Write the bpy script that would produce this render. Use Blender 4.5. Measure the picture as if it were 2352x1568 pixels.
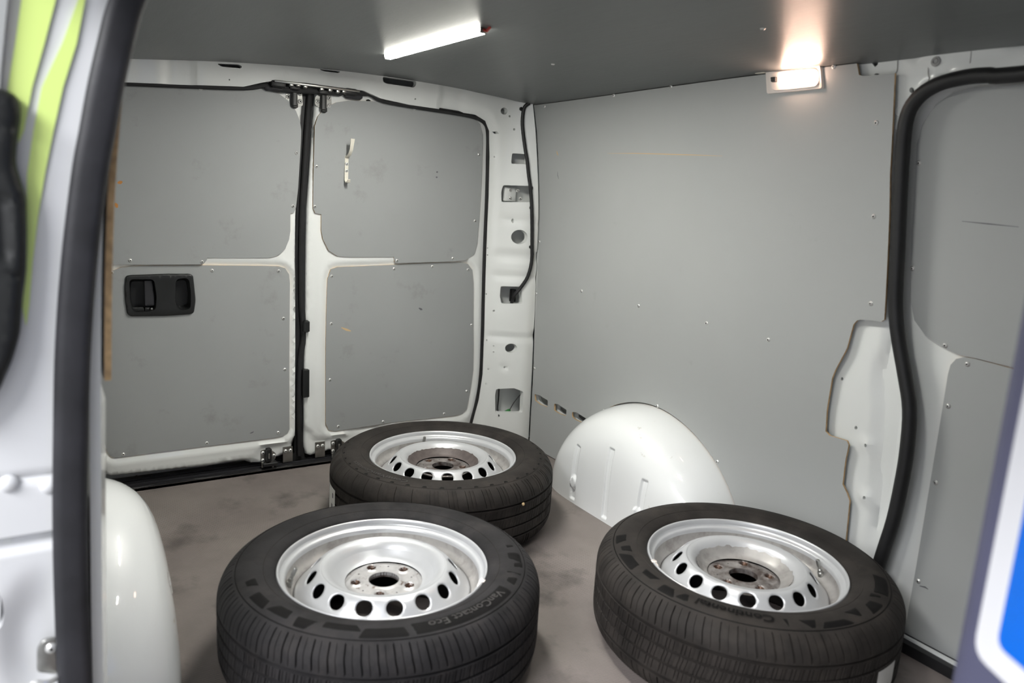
import bpy, math, random
import numpy as np
from mathutils import Vector, Matrix
from mathutils.geometry import delaunay_2d_cdt
random.seed(7)
for o in list(bpy.data.objects): bpy.data.objects.remove(o)
SC = bpy.context.scene
COL = SC.collection
# ------------------------------------------------------------------ camera
CAM = np.array([2.545, -0.03, 0.994]); YAW, PITCH, ROLL, FPX = 0.9943, 0.1947, 0.0598, 1750.5
def _basis():
    cy, sy, cp, sp = math.cos(YAW), math.sin(YAW), math.cos(PITCH), math.sin(PITCH)
    f = np.array([-sy*cp, cy*cp, -sp]); r = np.array([cy, sy, 0.]); u = np.cross(r, f)
    c, s = math.cos(ROLL), math.sin(ROLL)
    return c*r + s*u, -s*r + c*u, f
RV, UV, FV = _basis()
cam_d = bpy.data.cameras.new('camera'); cam = bpy.data.objects.new('camera', cam_d); COL.objects.link(cam)
cam_d.sensor_width = 36; cam_d.lens = FPX/2352*36; cam_d.clip_start = .05
cam.matrix_world = Matrix(((RV[0], UV[0], -FV[0], CAM[0]), (RV[1], UV[1], -FV[1], CAM[1]), (RV[2], UV[2], -FV[2], CAM[2]), (0, 0, 0, 1)))
cam_d.dof.use_dof = True; cam_d.dof.focus_distance = 2.35; cam_d.dof.aperture_fstop = 2.8
SC.camera = cam
# ------------------------------------------------------------------ world, lights, exposure
wd = bpy.data.worlds.new('world'); SC.world = wd; wd.use_nodes = True
bg = wd.node_tree.nodes['Background']; bg.inputs[0].default_value = (.92, .94, 1, 1); bg.inputs[1].default_value = 1.15
SC.view_settings.view_transform = 'Standard'; SC.view_settings.look = 'None'
SC.view_settings.exposure = 0.0; SC.view_settings.gamma = 1; SC.view_settings.use_curve_mapping = False
LED_STRENGTH, LAMP_STRENGTH = 590.0, 42.0
def area(name, loc, target, sx, sy, power, col):
    l = bpy.data.lights.new(name, 'AREA'); l.shape = 'RECTANGLE'; l.size = sx; l.size_y = sy; l.energy = power; l.color = col
    o = bpy.data.objects.new(name, l); COL.objects.link(o); o.location = loc
    o.rotation_euler = (Vector(target)-Vector(loc)).to_track_quat('-Z', 'Y').to_euler(); return o
area('workshop_light', (3.2, -3.2, 3.6), (1.9, 0.2, .6), 2.4, 1.2, 345, (.98, .98, 1))
# ------------------------------------------------------------------ materials
def mat(name, col, rough=.5, metal=0., coat=0., bump=0., bscale=200., noise=0., nscale=6., emis=None, estr=0, dirt=None, dscale=5., damt=0., dlo=.55, dhi=.75, stretch=None, spec=.5, coatr=.05):
    m = bpy.data.materials.new(name); m.use_nodes = True
    nt = m.node_tree; N = nt.nodes; L = nt.links; b = N['Principled BSDF']
    b.inputs['Base Color'].default_value = (*col, 1); b.inputs['Roughness'].default_value = rough
    b.inputs['Metallic'].default_value = metal; b.inputs['Specular IOR Level'].default_value = spec
    b.inputs['Coat Weight'].default_value = coat; b.inputs['Coat Roughness'].default_value = coatr
    if emis: b.inputs['Emission Color'].default_value = (*emis, 1); b.inputs['Emission Strength'].default_value = estr
    tc = N.new('ShaderNodeTexCoord'); src = tc.outputs['Object']
    if stretch:
        mp = N.new('ShaderNodeMapping'); mp.inputs['Scale'].default_value = stretch; L.new(src, mp.inputs[0]); ssrc = mp.outputs[0]
    else: ssrc = src
    cs = None
    def mix(a, bcol, fac):
        x = N.new('ShaderNodeMix'); x.data_type = 'RGBA'
        if isinstance(a, tuple): x.inputs[6].default_value = (*a, 1)
        else: L.new(a, x.inputs[6])
        x.inputs[7].default_value = (*bcol, 1); L.new(fac, x.inputs[0]); return x.outputs[2]
    if noise:
        n = N.new('ShaderNodeTexNoise'); n.inputs['Scale'].default_value = nscale; n.inputs['Detail'].default_value = 6; L.new(ssrc, n.inputs[0])
        r = N.new('ShaderNodeMapRange'); r.inputs[1].default_value = .3; r.inputs[2].default_value = .7; L.new(n.outputs[0], r.inputs[0])
        cs = mix(tuple(c*(1-noise) for c in col), tuple(min(1, c*(1+noise)) for c in col), r.outputs[0])
    if dirt:
        n = N.new('ShaderNodeTexNoise'); n.inputs['Scale'].default_value = dscale; n.inputs['Detail'].default_value = 9; n.inputs['Roughness'].default_value = .65; L.new(src, n.inputs[0])
        r = N.new('ShaderNodeMapRange'); r.inputs[1].default_value = dlo; r.inputs[2].default_value = dhi; r.inputs[4].default_value = damt; L.new(n.outputs[0], r.inputs[0])
        cs = mix(cs if cs is not None else col, dirt, r.outputs[0])
    if cs is not None: L.new(cs, b.inputs['Base Color'])
    if bump:
        n = N.new('ShaderNodeTexNoise'); n.inputs['Scale'].default_value = bscale; n.inputs['Detail'].default_value = 3; L.new(ssrc, n.inputs[0])
        bp = N.new('ShaderNodeBump'); bp.inputs['Strength'].default_value = bump; bp.inputs['Distance'].default_value = .001; L.new(n.outputs[0], bp.inputs['Height']); L.new(bp.outputs[0], b.inputs['Normal'])
    return m
GREY_DIM = (.345, .358, .356)
M = dict(
 panel=mat('grey_laminate_dimmed', GREY_DIM, .42, bump=.12, bscale=350, noise=.035, nscale=3, dirt=(.15, .135, .115), dscale=7, damt=.4, dlo=.6, dhi=.78, spec=.4),  # same laminate as the walls, base darkened for dimmer light on the rear doors
 panel_clean_lit=mat('grey_laminate_clean_lit', (.415, .428, .424), .42, bump=.12, bscale=350, noise=.025, nscale=3, dirt=(.2, .19, .17), dscale=9, damt=.2, dlo=.66, dhi=.8, spec=.4),  # same laminate with less dirt, base lightened for stronger light on the walls
 ceil=mat('grey_ceiling_laminate', (.135, .143, .143), .37, bump=.5, bscale=60, noise=.05, nscale=9, stretch=(1, 9, 9), dirt=(.18, .17, .16), dscale=14, damt=.3, dlo=.64, dhi=.8, spec=.42),
 ply=mat('plywood_edge', (.55, .37, .19), .7, noise=.3, nscale=60),
 white=mat('white_paint', (.83, .85, .835), .36, coat=.8, coatr=.03, noise=.015, nscale=4, dirt=(.45, .42, .36), dscale=11, damt=.25, dlo=.66, dhi=.8),
 whitearch=mat('white_paint_scuffed', (.86, .88, .88), .38, coat=1., coatr=.015, dirt=(.42, .38, .26), dscale=15, damt=.6, dlo=.66, dhi=.72),
 rubber=mat('black_rubber', (.012, .012, .013), .5, bump=.2, bscale=300, noise=.3, nscale=20),
 greyrub=mat('dusty_black_rubber', (.021, .021, .025), .55, noise=.35, nscale=14, bump=.2, bscale=200),
 black=mat('black_plastic', (.011, .012, .012), .45, bump=.15, bscale=900),
 dark=mat('dark_void', (.004, .004, .004), .9),
 zinc=mat('zinc_steel', (.42, .42, .40), .35, metal=1., noise=.15, nscale=60),
 screw=mat('screw_steel', (.82, .82, .80), .3, metal=.65),
 tyre=mat('tyre_rubber', (.024, .021, .019), .72, noise=.35, nscale=16, bump=.5, bscale=260, dirt=(.062, .052, .044), dscale=12, damt=.5, dlo=.5, dhi=.78, spec=.22),
 tyreb=mat('tyre_rubber_cooler', (.020, .019, .020), .72, noise=.35, nscale=16, bump=.5, bscale=260, dirt=(.06, .053, .05), dscale=12, damt=.5, dlo=.5, dhi=.78, spec=.22),
 tyredk=mat('tyre_relief_rubber', (.0065, .006, .006), .7, noise=.2, nscale=30, spec=.12),
 tyrelt=mat('tyre_letter_rubber', (.05, .046, .045), .7),
 silver=mat('silver_wheel_paint', (.60, .61, .625), .36, metal=.38, coat=.25, noise=.03, nscale=20, coatr=.2),
 rimring=mat('dusty_rim_paint', (.40, .385, .37), .42, metal=.35, noise=.12, nscale=30, dirt=(.12, .10, .085), dscale=22, damt=.6, dlo=.5, dhi=.75),
 hubclean=mat('silver_hub_with_rust_bits', (.50, .49, .485), .4, metal=.4, noise=.15, nscale=40, dirt=(.12, .07, .05), dscale=45, damt=.9, dlo=.58, dhi=.68),
 hub=mat('rusty_hub_metal', (.30, .28, .27), .45, metal=.5, noise=.25, nscale=40, dirt=(.075, .05, .042), dscale=30, damt=.9, dlo=.42, dhi=.62),
 barrel=mat('grimy_shaded_barrel', (.014, .012, .011), .8),  # grime, darkened further for the shade inside the wheel
 rust=mat('rusty_lug_seat', (.10, .055, .035), .45, metal=.7, noise=.4, nscale=90),
 brown=mat('grimy_brown_band', (.115, .095, .09), .55, metal=.2, noise=.2, nscale=60),
 paper=mat('paper_label', (.62, .62, .6), .6, noise=.06, nscale=40),
 ink=mat('label_ink', (.12, .12, .13), .6),
 led=mat('led_diffuser', (1, 1, 1), .4, emis=(1, .985, .92), estr=LED_STRENGTH),
 ledside=mat('led_side_glow', (1, 1, 1), .4, emis=(1, .98, .88), estr=26),
 lampg=mat('warm_lamp_lens', (1, .9, .85), .3, emis=(1, .66, .50), estr=LAMP_STRENGTH),
 lens=mat('clear_lamp_rim', (.9, .82, .76), .25, coat=.5),
 redw=mat('red_wire', (.45, .03, .02), .4),
 green=mat('green_connector', (.03, .22, .05), .5),
 amber=mat('orange_crayon', (.55, .24, .06), .6),
 wood=mat('bared_wood', (.62, .45, .24), .7),
 hivis=mat('yellow_green_reflective_tape', (.80, 1.0, .30), .35, coat=.3),
 jamb=mat('white_jamb_paint', (.78, .79, .80), .3, coat=.5),
 blue=mat('bright_blue_film', (.0, .16, .78), .35),
 whitef=mat('white_film', (.85, .86, .9), .4),
 slate=mat('slate_blue_board', (.10, .103, .175), .6, noise=.08, nscale=5),
 ground=mat('grey_garage_floor', (.3, .3, .3), .6, noise=.1, nscale=3),
 cream=mat('cream_powder_coat', (.72, .69, .60), .35, coat=.3),
)
# floor material: worn rubber mat with fine diagonal ribs and stains
def floor_mat():
    m = bpy.data.materials.new('worn_load_floor'); m.use_nodes = True; nt = m.node_tree; N = nt.nodes; L = nt.links; b = N['Principled BSDF']
    tc = N.new('ShaderNodeTexCoord')
    def noise(s, d=8, rg=.6):
        n = N.new('ShaderNodeTexNoise'); n.inputs['Scale'].default_value = s; n.inputs['Detail'].default_value = d; n.inputs['Roughness'].default_value = rg; L.new(tc.outputs['Object'], n.inputs[0]); return n.outputs[0]
    def ramp(src, a, bb, lo=0, hi=1):
        r = N.new('ShaderNodeMapRange'); r.inputs[1].default_value = a; r.inputs[2].default_value = bb; r.inputs[3].default_value = lo; r.inputs[4].default_value = hi; L.new(src, r.inputs[0]); return r.outputs[0]
    def mx(a, c, fac):
        x = N.new('ShaderNodeMix'); x.data_type = 'RGBA'
        for i, v in ((6, a), (7, c)):
            if isinstance(v, tuple): x.inputs[i].default_value = (*v, 1)
            else: L.new(v, x.inputs[i])
        L.new(fac, x.inputs[0]); return x.outputs[2]
    c = mx((.165, .14, .131), (.245, .212, .198), ramp(noise(3.2), .35, .68))
    c = mx(c, (.22, .195, .175), ramp(noise(1.7, 6), .5, .7, 0, .6))
    c = mx(c, (.055, .046, .042), ramp(noise(5), .54, .7, 0, .8))
    c = mx(c, (.25, .22, .2), ramp(noise(90, 3), .66, .8, 0, .35))
    L.new(c, b.inputs['Base Color']); b.inputs['Roughness'].default_value = .62
    w = N.new('ShaderNodeTexWave'); w.inputs['Scale'].default_value = 62; w.inputs['Distortion'].default_value = .4
    mp = N.new('ShaderNodeMapping'); mp.inputs['Rotation'].default_value = (0, 0, .85); L.new(tc.outputs['Object'], mp.inputs[0]); L.new(mp.outputs[0], w.inputs[0])
    bp = N.new('ShaderNodeBump'); bp.inputs['Strength'].default_value = .7; bp.inputs['Distance'].default_value = .0015
    L.new(w.outputs[1], bp.inputs['Height']); L.new(bp.outputs[0], b.inputs['Normal'])
    return m
M['floor'] = floor_mat()
# ------------------------------------------------------------------ helpers
def link(name, verts, faces, mats, parent=None, smooth=True, ang=35, midx=None):
    me = bpy.data.meshes.new(name); me.from_pydata([tuple(map(float, v)) for v in verts], [], [tuple(map(int, f)) for f in faces])
    for m in (mats if isinstance(mats, (list, tuple)) else [mats]): me.materials.append(M[m] if isinstance(m, str) else m)
    if midx is not None: me.polygons.foreach_set('material_index', np.array(midx, dtype=np.int32))
    me.update()
    if smooth:
        me.polygons.foreach_set('use_smooth', np.ones(len(me.polygons), dtype=bool)); me.set_sharp_from_angle(angle=math.radians(ang))
    o = bpy.data.objects.new(name, me); COL.objects.link(o)
    if parent: o.parent = parent; o.matrix_parent_inverse = Matrix.Identity(4)
    return o
def child(o, parent): o.parent = parent; return o
def setting(o): o['kind'] = 'structure'; return o
def thing(name, label, cat, loc=(0, 0, 0), group=None):
    o = bpy.data.objects.new(name, None); COL.objects.link(o); o.location = loc; o.empty_display_size = .05
    o['label'] = label; o['category'] = cat
    if group: o['group'] = group
    return o
def ray(px, py): return FV + RV*(px-1176)/FPX - UV*(py-784)/FPX
def at_plane(px, py, ax, v):
    d = ray(px, py); return CAM + d*(v-CAM[ax])/d[ax]
sm = lambda t: np.clip(t, 0, 1)**2*(3-2*np.clip(t, 0, 1))
XZ = (np.array([-1, 0, .4, .72, 1.0, 1.28, 1.45]), np.array([0, 0, .003, .018, .047, .078, .098]))
YZ = (np.array([-1, 0, .31, .65, .9, 1.06, 1.304, 1.45]), np.array([1.642, 1.642, 1.636, 1.624, 1.613, 1.599, 1.560, 1.532]))
def smi(z, T):
    z = np.asarray(z, float); return sum(np.interp(z+d, *T) for d in (-.09, -.045, 0, .045, .09))/5
xd = lambda z: smi(z, XZ)
yw = lambda z: smi(z, YZ)
class Surf:            # a curved wall of the van as a height field over two world axes
    def __init__(s, h, axes, n): s.h, s.ax, s.n = h, axes, n      # n: the world axis and sign of +w
    def P(s, u, v, w=0):
        u = np.asarray(u, float); v = np.asarray(v, float)
        out = np.zeros(u.shape+(3,)); out[..., s.ax[0]] = u; out[..., s.ax[1]] = v; out[..., s.n[0]] = s.h(u, v)+s.n[1]*w; return out
    def px(s, x, y, w=0):
        d = ray(x, y); a = s.n[0]; t = 1.5
        for _ in range(40):
            p = CAM+d*t; tgt = float(s.h(p[s.ax[0]], p[s.ax[1]]))+s.n[1]*w; t += .8*(tgt-p[a])/d[a]
        p = CAM+d*t; return (p[s.ax[0]], p[s.ax[1]])
REAR = Surf(lambda u, v: xd(v), (1, 2), (0, 1))
REARBODY = Surf(lambda u, v: xd(v)+.035+.085*sm((np.abs(np.asarray(u, float)-.84)-.60)/.19), (1, 2), (0, 1))
RIGHT = Surf(lambda u, v: yw(v), (0, 2), (1, -1))
LEFT = Surf(lambda u, v: 1.68-yw(v), (0, 2), (1, 1))
_cr = [REARBODY.px(x, y, 0) for x, y in ((305, 140), (400, 141), (500, 145), (600, 150), (700, 158), (800, 167), (880, 178), (1000, 196), (1100, 215), (1208, 241))]
CY = (np.array([-.2]+[c[0] for c in _cr]+[1.9]), np.array([_cr[0][1]-.045]+[c[1] for c in _cr]+[_cr[-1][1]-.03]))
def zc(x, y): return smi(y, CY)+.004+.015*sm(np.asarray(x, float)/1.3)
CEIL = Surf(lambda u, v: zc(u, v), (0, 1), (2, -1))
FLOOR = Surf(lambda u, v: 0*np.asarray(u, float), (0, 1), (2, 1))
def pip(P, poly):
    x, y = P[:, 0], P[:, 1]; ins = np.zeros(len(P), bool); j = len(poly)-1
    for i in range(len(poly)):
        xi, yi = poly[i]; xj, yj = poly[j]
        if yi != yj:
            c = ((yi > y) != (yj > y)) & (x < (xj-xi)*(y-yi)/(yj-yi)+xi); ins ^= c
        j = i
    return ins
def sdist(P, poly):          # signed distance, negative inside
    P = np.asarray(P, float); A = np.array(poly); B = np.roll(A, -1, 0); best = np.full(len(P), 1e9)
    for a, b in zip(A, B):
        ab = b-a; t = np.clip(((P-a)@ab)/(ab@ab+1e-12), 0, 1); best = np.minimum(best, np.hypot(*(P-a-t[:, None]*ab).T))
    return np.where(pip(P, A), -best, best)
def dens(poly, step):
    out = []
    for i in range(len(poly)):
        a = np.array(poly[i]); b = np.array(poly[(i+1) % len(poly)]); n = max(1, int(np.hypot(*(b-a))/step))
        for k in range(n): out.append(tuple(a+(b-a)*k/n))
    return out
def rnd(poly, r, n=4):       # round the corners of a polygon
    out = []; m = len(poly)
    for i in range(m):
        p = np.array(poly[i], float); a = np.array(poly[i-1], float)-p; b = np.array(poly[(i+1) % m], float)-p
        la, lb = np.hypot(*a), np.hypot(*b); rr = min(r, la*.45, lb*.45)
        pa, pb = p+a/la*rr, p+b/lb*rr
        for k in range(n+1):
            t = k/n; out.append(tuple((1-t)**2*pa+2*t*(1-t)*p+t*t*pb))
    return out
def circ(cx, cy, r, n=12, ry=None): return [(cx+r*math.cos(2*math.pi*k/n), cy+(ry or r)*math.sin(2*math.pi*k/n)) for k in range(n)]
def plate(name, outer, S, w0, w1, mats, parent=None, holes=(), step=.03, grid=.06, disp=None, er=0., ang=35, back=True, hstep=.01):
    outer = dens(outer, step); hs = [dens(h, hstep) for h in holes]
    pts, edges = [], []
    for lp in [outer]+hs:
        s = len(pts); pts += lp; edges += [(s+i, s+(i+1) % len(lp)) for i in range(len(lp))]
    nb = len(pts); O = np.array(outer)
    extra = []
    (u0, v0), (u1, v1) = O.min(0), O.max(0)
    if grid:
        gu, gv = np.meshgrid(np.arange(u0+grid/2, u1, grid), np.arange(v0+grid/2, v1, grid)); extra.append(np.stack([gu.ravel(), gv.ravel()], 1))
    if er:
        nx = np.roll(O, -1, 0)-np.roll(O, 1, 0); nx /= np.hypot(*nx.T)[:, None]+1e-9; nn = np.stack([-nx[:, 1], nx[:, 0]], 1)
        for k in (.15, .45, 1.0):
            for sgn in (1, -1): extra.append(O+nn*sgn*er*k)
    if extra:
        E = np.concatenate(extra); sd = sdist(E, O); keep = sd < -(.1*er if er else .25*grid)
        for h in hs: keep &= sdist(E, h) > .2*min(grid or .01, .01)
        E = E[keep]; pts = pts+[tuple(e) for e in E]
    res = delaunay_2d_cdt([Vector(p) for p in pts], edges, [], 0, 1e-6)
    V = np.array([tuple(v) for v in res[0]]); T = np.array([f for f in res[2] if len(f) == 3])
    c = V[T].mean(1); keep = pip(c, O)
    for h in hs: keep &= ~pip(c, np.array(h))
    T = T[keep]
    w = np.full(len(V), float(w1))
    if er:
        d = np.clip(-sdist(V, O), 0, er); w -= er-np.sqrt(np.maximum(er**2-(er-d)**2, 0))
    if disp: w = w+disp(V[:, 0], V[:, 1])
    F = S.P(V[:, 0], V[:, 1], w)
    nrm = np.zeros(3); nrm[S.n[0]] = S.n[1]
    t0 = T[:200]; cr = np.cross(F[t0[:, 1]]-F[t0[:, 0]], F[t0[:, 2]]-F[t0[:, 0]]).sum(0)
    if cr@nrm < 0: T = T[:, ::-1]
    faces = [tuple(t) for t in T]; mi = [0]*len(faces); n = len(V); verts = list(F)
    if w0 is not None:
        verts += list(S.P(V[:, 0], V[:, 1], w0 if er == 0 or disp is None else w0))
        if back: faces += [tuple(n+i for i in t[::-1]) for t in T]; mi += [0]*len(T)
        cnt = {}
        for t in T:
            for a, b in ((t[0], t[1]), (t[1], t[2]), (t[2], t[0])): cnt[(a, b)] = 1
        for (a, b) in cnt:
            if (b, a) not in cnt: faces.append((b, a, a+n, b+n)); mi.append(1 if isinstance(mats, (list, tuple)) and len(mats) > 1 else 0)
    return link(name, verts, faces, mats, parent, ang=ang, midx=mi)
def tube(name, path, r, m, parent=None, n=10, flat=1., closed=False, prof=None, caps=True):
    P = np.array(path, float)
    T = np.gradient(P, axis=0) if not closed else np.roll(P, -1, 0)-np.roll(P, 1, 0); T /= np.linalg.norm(T, axis=1)[:, None]
    up = np.array([0, 0, 1.]) if abs(T[0][2]) < .9 else np.array([1., 0, 0]); a = np.cross(T[0], up); a /= np.linalg.norm(a)
    rings = []; R = np.broadcast_to(np.asarray(r, float), (len(P),))
    for i in range(len(P)):
        a = a-T[i]*(a@T[i]); a /= np.linalg.norm(a); b = np.cross(T[i], a)
        for k in range(n):
            t = 2*math.pi*k/n; q = prof(t) if prof else (math.cos(t), flat*math.sin(t)); rings.append(P[i]+R[i]*(q[0]*a+q[1]*b))
    m_ = len(P); F = []
    for i in range(m_ if closed else m_-1):
        for k in range(n):
            j = (i+1) % m_; F.append((i*n+k, i*n+(k+1) % n, j*n+(k+1) % n, j*n+k))
    if not closed and caps: F += [tuple(range(n))[::-1], tuple((m_-1)*n+k for k in range(n))]
    return link(name, rings, F, m, parent)
def smooth_path(pts, k=6):
    P = [np.array(p, float) for p in pts]; P = [2*P[0]-P[1]]+P+[2*P[-1]-P[-2]]; out = []
    for i in range(1, len(P)-2):
        a, b, c, d = P[i-1:i+3]
        for j in range(k):
            t = j/k; out.append(.5*((2*b)+(-a+c)*t+(2*a-5*b+4*c-d)*t*t+(-a+3*b-3*c+d)*t**3))
    out.append(P[-2]); return out
def boxm(name, c, size, m, parent=None, bev=.1, rot=None):   # bevelled block
    sx, sy, sz = [s/2 for s in size]; b = min(sx, sy, sz)*bev*2
    poly = rnd([(-sx, -sy), (sx, -sy), (sx, sy), (-sx, sy)], b, 2); k = len(poly); V = []
    for z, q in ((-sz, 1-b/max(sx, sy)), (-sz+b*.7, 1), (sz-b*.7, 1), (sz, 1-b/max(sx, sy))): V += [Vector((x*q, y*q, z)) for x, y in poly]
    F = [tuple(range(k))[::-1], tuple(3*k+i for i in range(k))]
    for r in range(3): F += [(r*k+i, r*k+(i+1) % k, (r+1)*k+(i+1) % k, (r+1)*k+i) for i in range(k)]
    if rot is not None: V = [rot @ v for v in V]
    V = [v+Vector(c) for v in V]; return link(name, V, F, m, parent)
def lathe(prof, n=64, c=(0, 0, 0), close=False):
    V = [(c[0]+r*math.cos(2*math.pi*k/n), c[1]+r*math.sin(2*math.pi*k/n), c[2]+z) for r, z in prof for k in range(n)]
    F = []; m = len(prof)
    for i in range(m if close else m-1):
        for k in range(n): j = (i+1) % m; F.append((i*n+k, i*n+(k+1) % n, j*n+(k+1) % n, j*n+k))
    return V, F
# screws
def _screw_mesh(name='screw', r=.0046):
    prof = [(r*1.25, 0), (r*1.25, .0006), (r, .0008), (r*.9, .0022), (r*.55, .0030), (r*.42, .0030), (r*.36, .0016), (.0001, .0016)]
    V, F = lathe(prof, 10); me = bpy.data.meshes.new(name); me.from_pydata(V, [], F); me.materials.append(M['screw']); me.materials.append(M['dark'])
    for i, p in enumerate(me.polygons): p.use_smooth = True; p.material_index = 1 if i >= 50 else 0
    return me
SCREW = _screw_mesh()
def screws(parent, S, pxs, w, m=SCREW, name='screw'):
    for x, y in pxs:
        u, v = S.px(x, y, w); screw_at(parent, S, u, v, w, m, name)
def screw_at(parent, S, u, v, w, m=SCREW, name='screw', sc=1.):
    e = 1e-3; p = S.P(u, v, w); a = S.P(u+e, v, w)-p; b = S.P(u, v+e, w)-p; n = np.cross(a, b); n /= np.linalg.norm(n)
    if n[S.n[0]]*S.n[1] < 0: n = -n
    o = bpy.data.objects.new(name, m); COL.objects.link(o); o.parent = parent
    o.matrix_local = Matrix.Translation(p) @ Vector(n).to_track_quat('Z', 'Y').to_matrix().to_4x4() @ Matrix.Scale(sc, 4)
    return o
def pxs(S, lst, w=0): return [(q[1], q[2]) if q[0] == 'w' else S.px(q[0], q[1], w) for q in lst]

# ================================================================== SHELL: floor, ceiling, outer skins
floor = setting(plate('floor', [(.012, -.02), (2.85, -.02), (2.85, 1.70), (.012, 1.70)], FLOOR, -.03, 0, 'floor', step=.2, grid=.2))
sill = plate('sill', [(-.10, 0.02), (.012, .02), (.012, 1.60), (-.10, 1.60)], FLOOR, -.035, .004, 'rubber', parent=floor, step=.2, grid=.2, er=.003)
for k in range(3): boxm('sill_rib', (-.01-.022*k, .84, .006), (.006, 1.5, .006), 'greyrub', floor)
ceil_o = [('w', .105, -.02)]
for i, (x, y) in enumerate(((305, 140), (400, 141), (500, 145), (600, 150), (700, 158), (800, 167), (880, 178), (1000, 196), (1100, 215), (1208, 241))):
    u, v = _cr[i]; ceil_o.append(('w', float(REARBODY.P(u, v, 0)[0])+.002, u))
ceil_o += [('w', .16, 1.60), ('w', 2.85, 1.60), ('w', 2.85, -.02)]
ceiling = setting(plate('ceiling', [(q[1], q[2]) for q in ceil_o], CEIL, -.008, 0, 'ceil', step=.05, grid=.08))
screws(ceiling, CEIL, ((1270, 147), (1752, 65)), 0)
# closing skins outside the lining (body shell of the van)
OUTL = lambda x0, x1: [(x0, -.05), (x1, -.05), (x1, 1.42), (x0, 1.42)]
wall_right = setting(plate('wall_right', OUTL(-.15, 2.9), RIGHT, -.125, -.115, 'white', step=.1, grid=.1))
wall_rear = setting(plate('wall_rear', OUTL(-.12, 1.8), REAR, -.13, -.12, 'white', step=.1, grid=.1))
roof = setting(plate('roof', [(-.15, -.12), (2.9, -.12), (2.9, 1.8), (-.15, 1.8)], CEIL, -.07, -.06, 'white', step=.1, grid=.2))
wall_front = setting(boxm('wall_front', (2.88, .84, .68), (.03, 1.75, 1.45), 'panel_clean_lit', bev=.02))
under = setting(boxm('underfloor', (1.37, .83, -.08), (3.0, 1.9, .06), 'greyrub', bev=.02))
ground = setting(plate('ground', [(-6, -8), (8, -8), (8, 6), (-6, 6)], FLOOR, -.60, -.58, 'ground', step=2, grid=1))

# ================================================================== REAR BODY: header and corner pillars, one plate with the door opening
openpx = [(290, 189), (420, 194), (560, 199), (600, 190), (625, 186), (700, 190), (790, 202), (835, 208), (875, 226), (940, 240), (1040, 254), (1095, 263), (1118, 277), (1127, 300), (1128, 360), (1126, 450), (1120, 600), (1116, 760), (1112, 860), (1103, 920), (1088, 975)]
opening = pxs(REARBODY, openpx)
opening = [(.10, .0)]+[(.10, .9), (.105, 1.17), (.13, 1.215)]+opening[0:]+[(opening[-1][0]-.01, .05), (1.44, .0)]
body_out = [(-.02, -.02), (-.02, 1.34), (.3, 1.37), (.84, 1.38), (1.4, 1.37), (1.61, 1.34), ('w')]
Rp = [(1224, 240), (1230, 300), (1235, 400), (1237, 500), (1232, 620), (1228, 720), (1222, 850), (1214, 1000), (1211, 1060)]
body_out = body_out[:-1]+pxs(REARBODY, Rp)+[(1.66, -.02), (1.44, -.02), (.10, -.02)]
def hpoly(l): return pxs(REARBODY, l)
holes = [hpoly(l) for l in (
 [(498, 146), (548, 148), (556, 152), (554, 157), (508, 153)], [(733, 158), (782, 164), (778, 168), (741, 163)],
 [(879, 176), (957, 187), (955, 197), (950, 201), (888, 192), (880, 188)],
 [(1176, 352), (1214, 354), (1212, 377), (1174, 376)], [(1156, 425), (1225, 427), (1224, 464), (1152, 464), (1151, 440)],
 [(1150, 657), (1198, 658), (1200, 697), (1152, 697), (1148, 680)], [(1140, 893), (1180, 891), (1202, 899), (1200, 947), (1138, 946), (1137, 910)])]
holes = [rnd(h, .006, 3) for h in holes]
def oct_px(x, y, rx, ry, n=16): return hpoly([(x+rx*math.cos(2*math.pi*k/n), y+ry*math.sin(2*math.pi*k/n)) for k in range(n)])
for x, y, rx, ry, n in ((1158, 255, 8, 8, 16), (1171, 267, 2.6, 2.6, 8), (1181, 297, 2.6, 2.6, 8), (1193, 544, 19, 16.5, 24), (1179, 507, 3, 5, 10), (1174, 799.5, 14, 10.5, 20), (1161, 844, 3, 3, 8), (1135, 714, 2.4, 2.4, 8), (1134, 794, 1.5, 1.5, 6), (1134, 808, 1.5, 1.5, 6), (1138, 360, 1.6, 2.4, 6), (527, 183, 1.8, 1.8, 6), (955, 227, 1.8, 1.8, 6), (1123, 570, 1.4, 1.8, 6), (1123, 586, 1.4, 1.8, 6), (1120, 676, 1.6, 2.2, 6), (1121, 782, 1.6, 2.6, 6), (1124, 849, 1.5, 2.2, 6), (1119, 883, 1.5, 2, 6)):
    holes.append(oct_px(x, y, rx, ry, n))
holes.append(hpoly([(1134, 302), (1143, 302), (1146, 307), (1138, 307)]))
RBz = lambda py, px=1170: REARBODY.px(px, py)[1]
ub = REARBODY.px(1135, 600)[0]
ribs = [(RBz(575), RBz(602)), (RBz(625), RBz(645)), (RBz(766), RBz(785))]
hu = [REARBODY.px(x, y)[0] for x, y in ((375, 165), (452, 170), (1012, 225), (1068, 235), (1085, 240))]
cz = np.array([REARBODY.px(x, y) for x, y in openpx])
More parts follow.
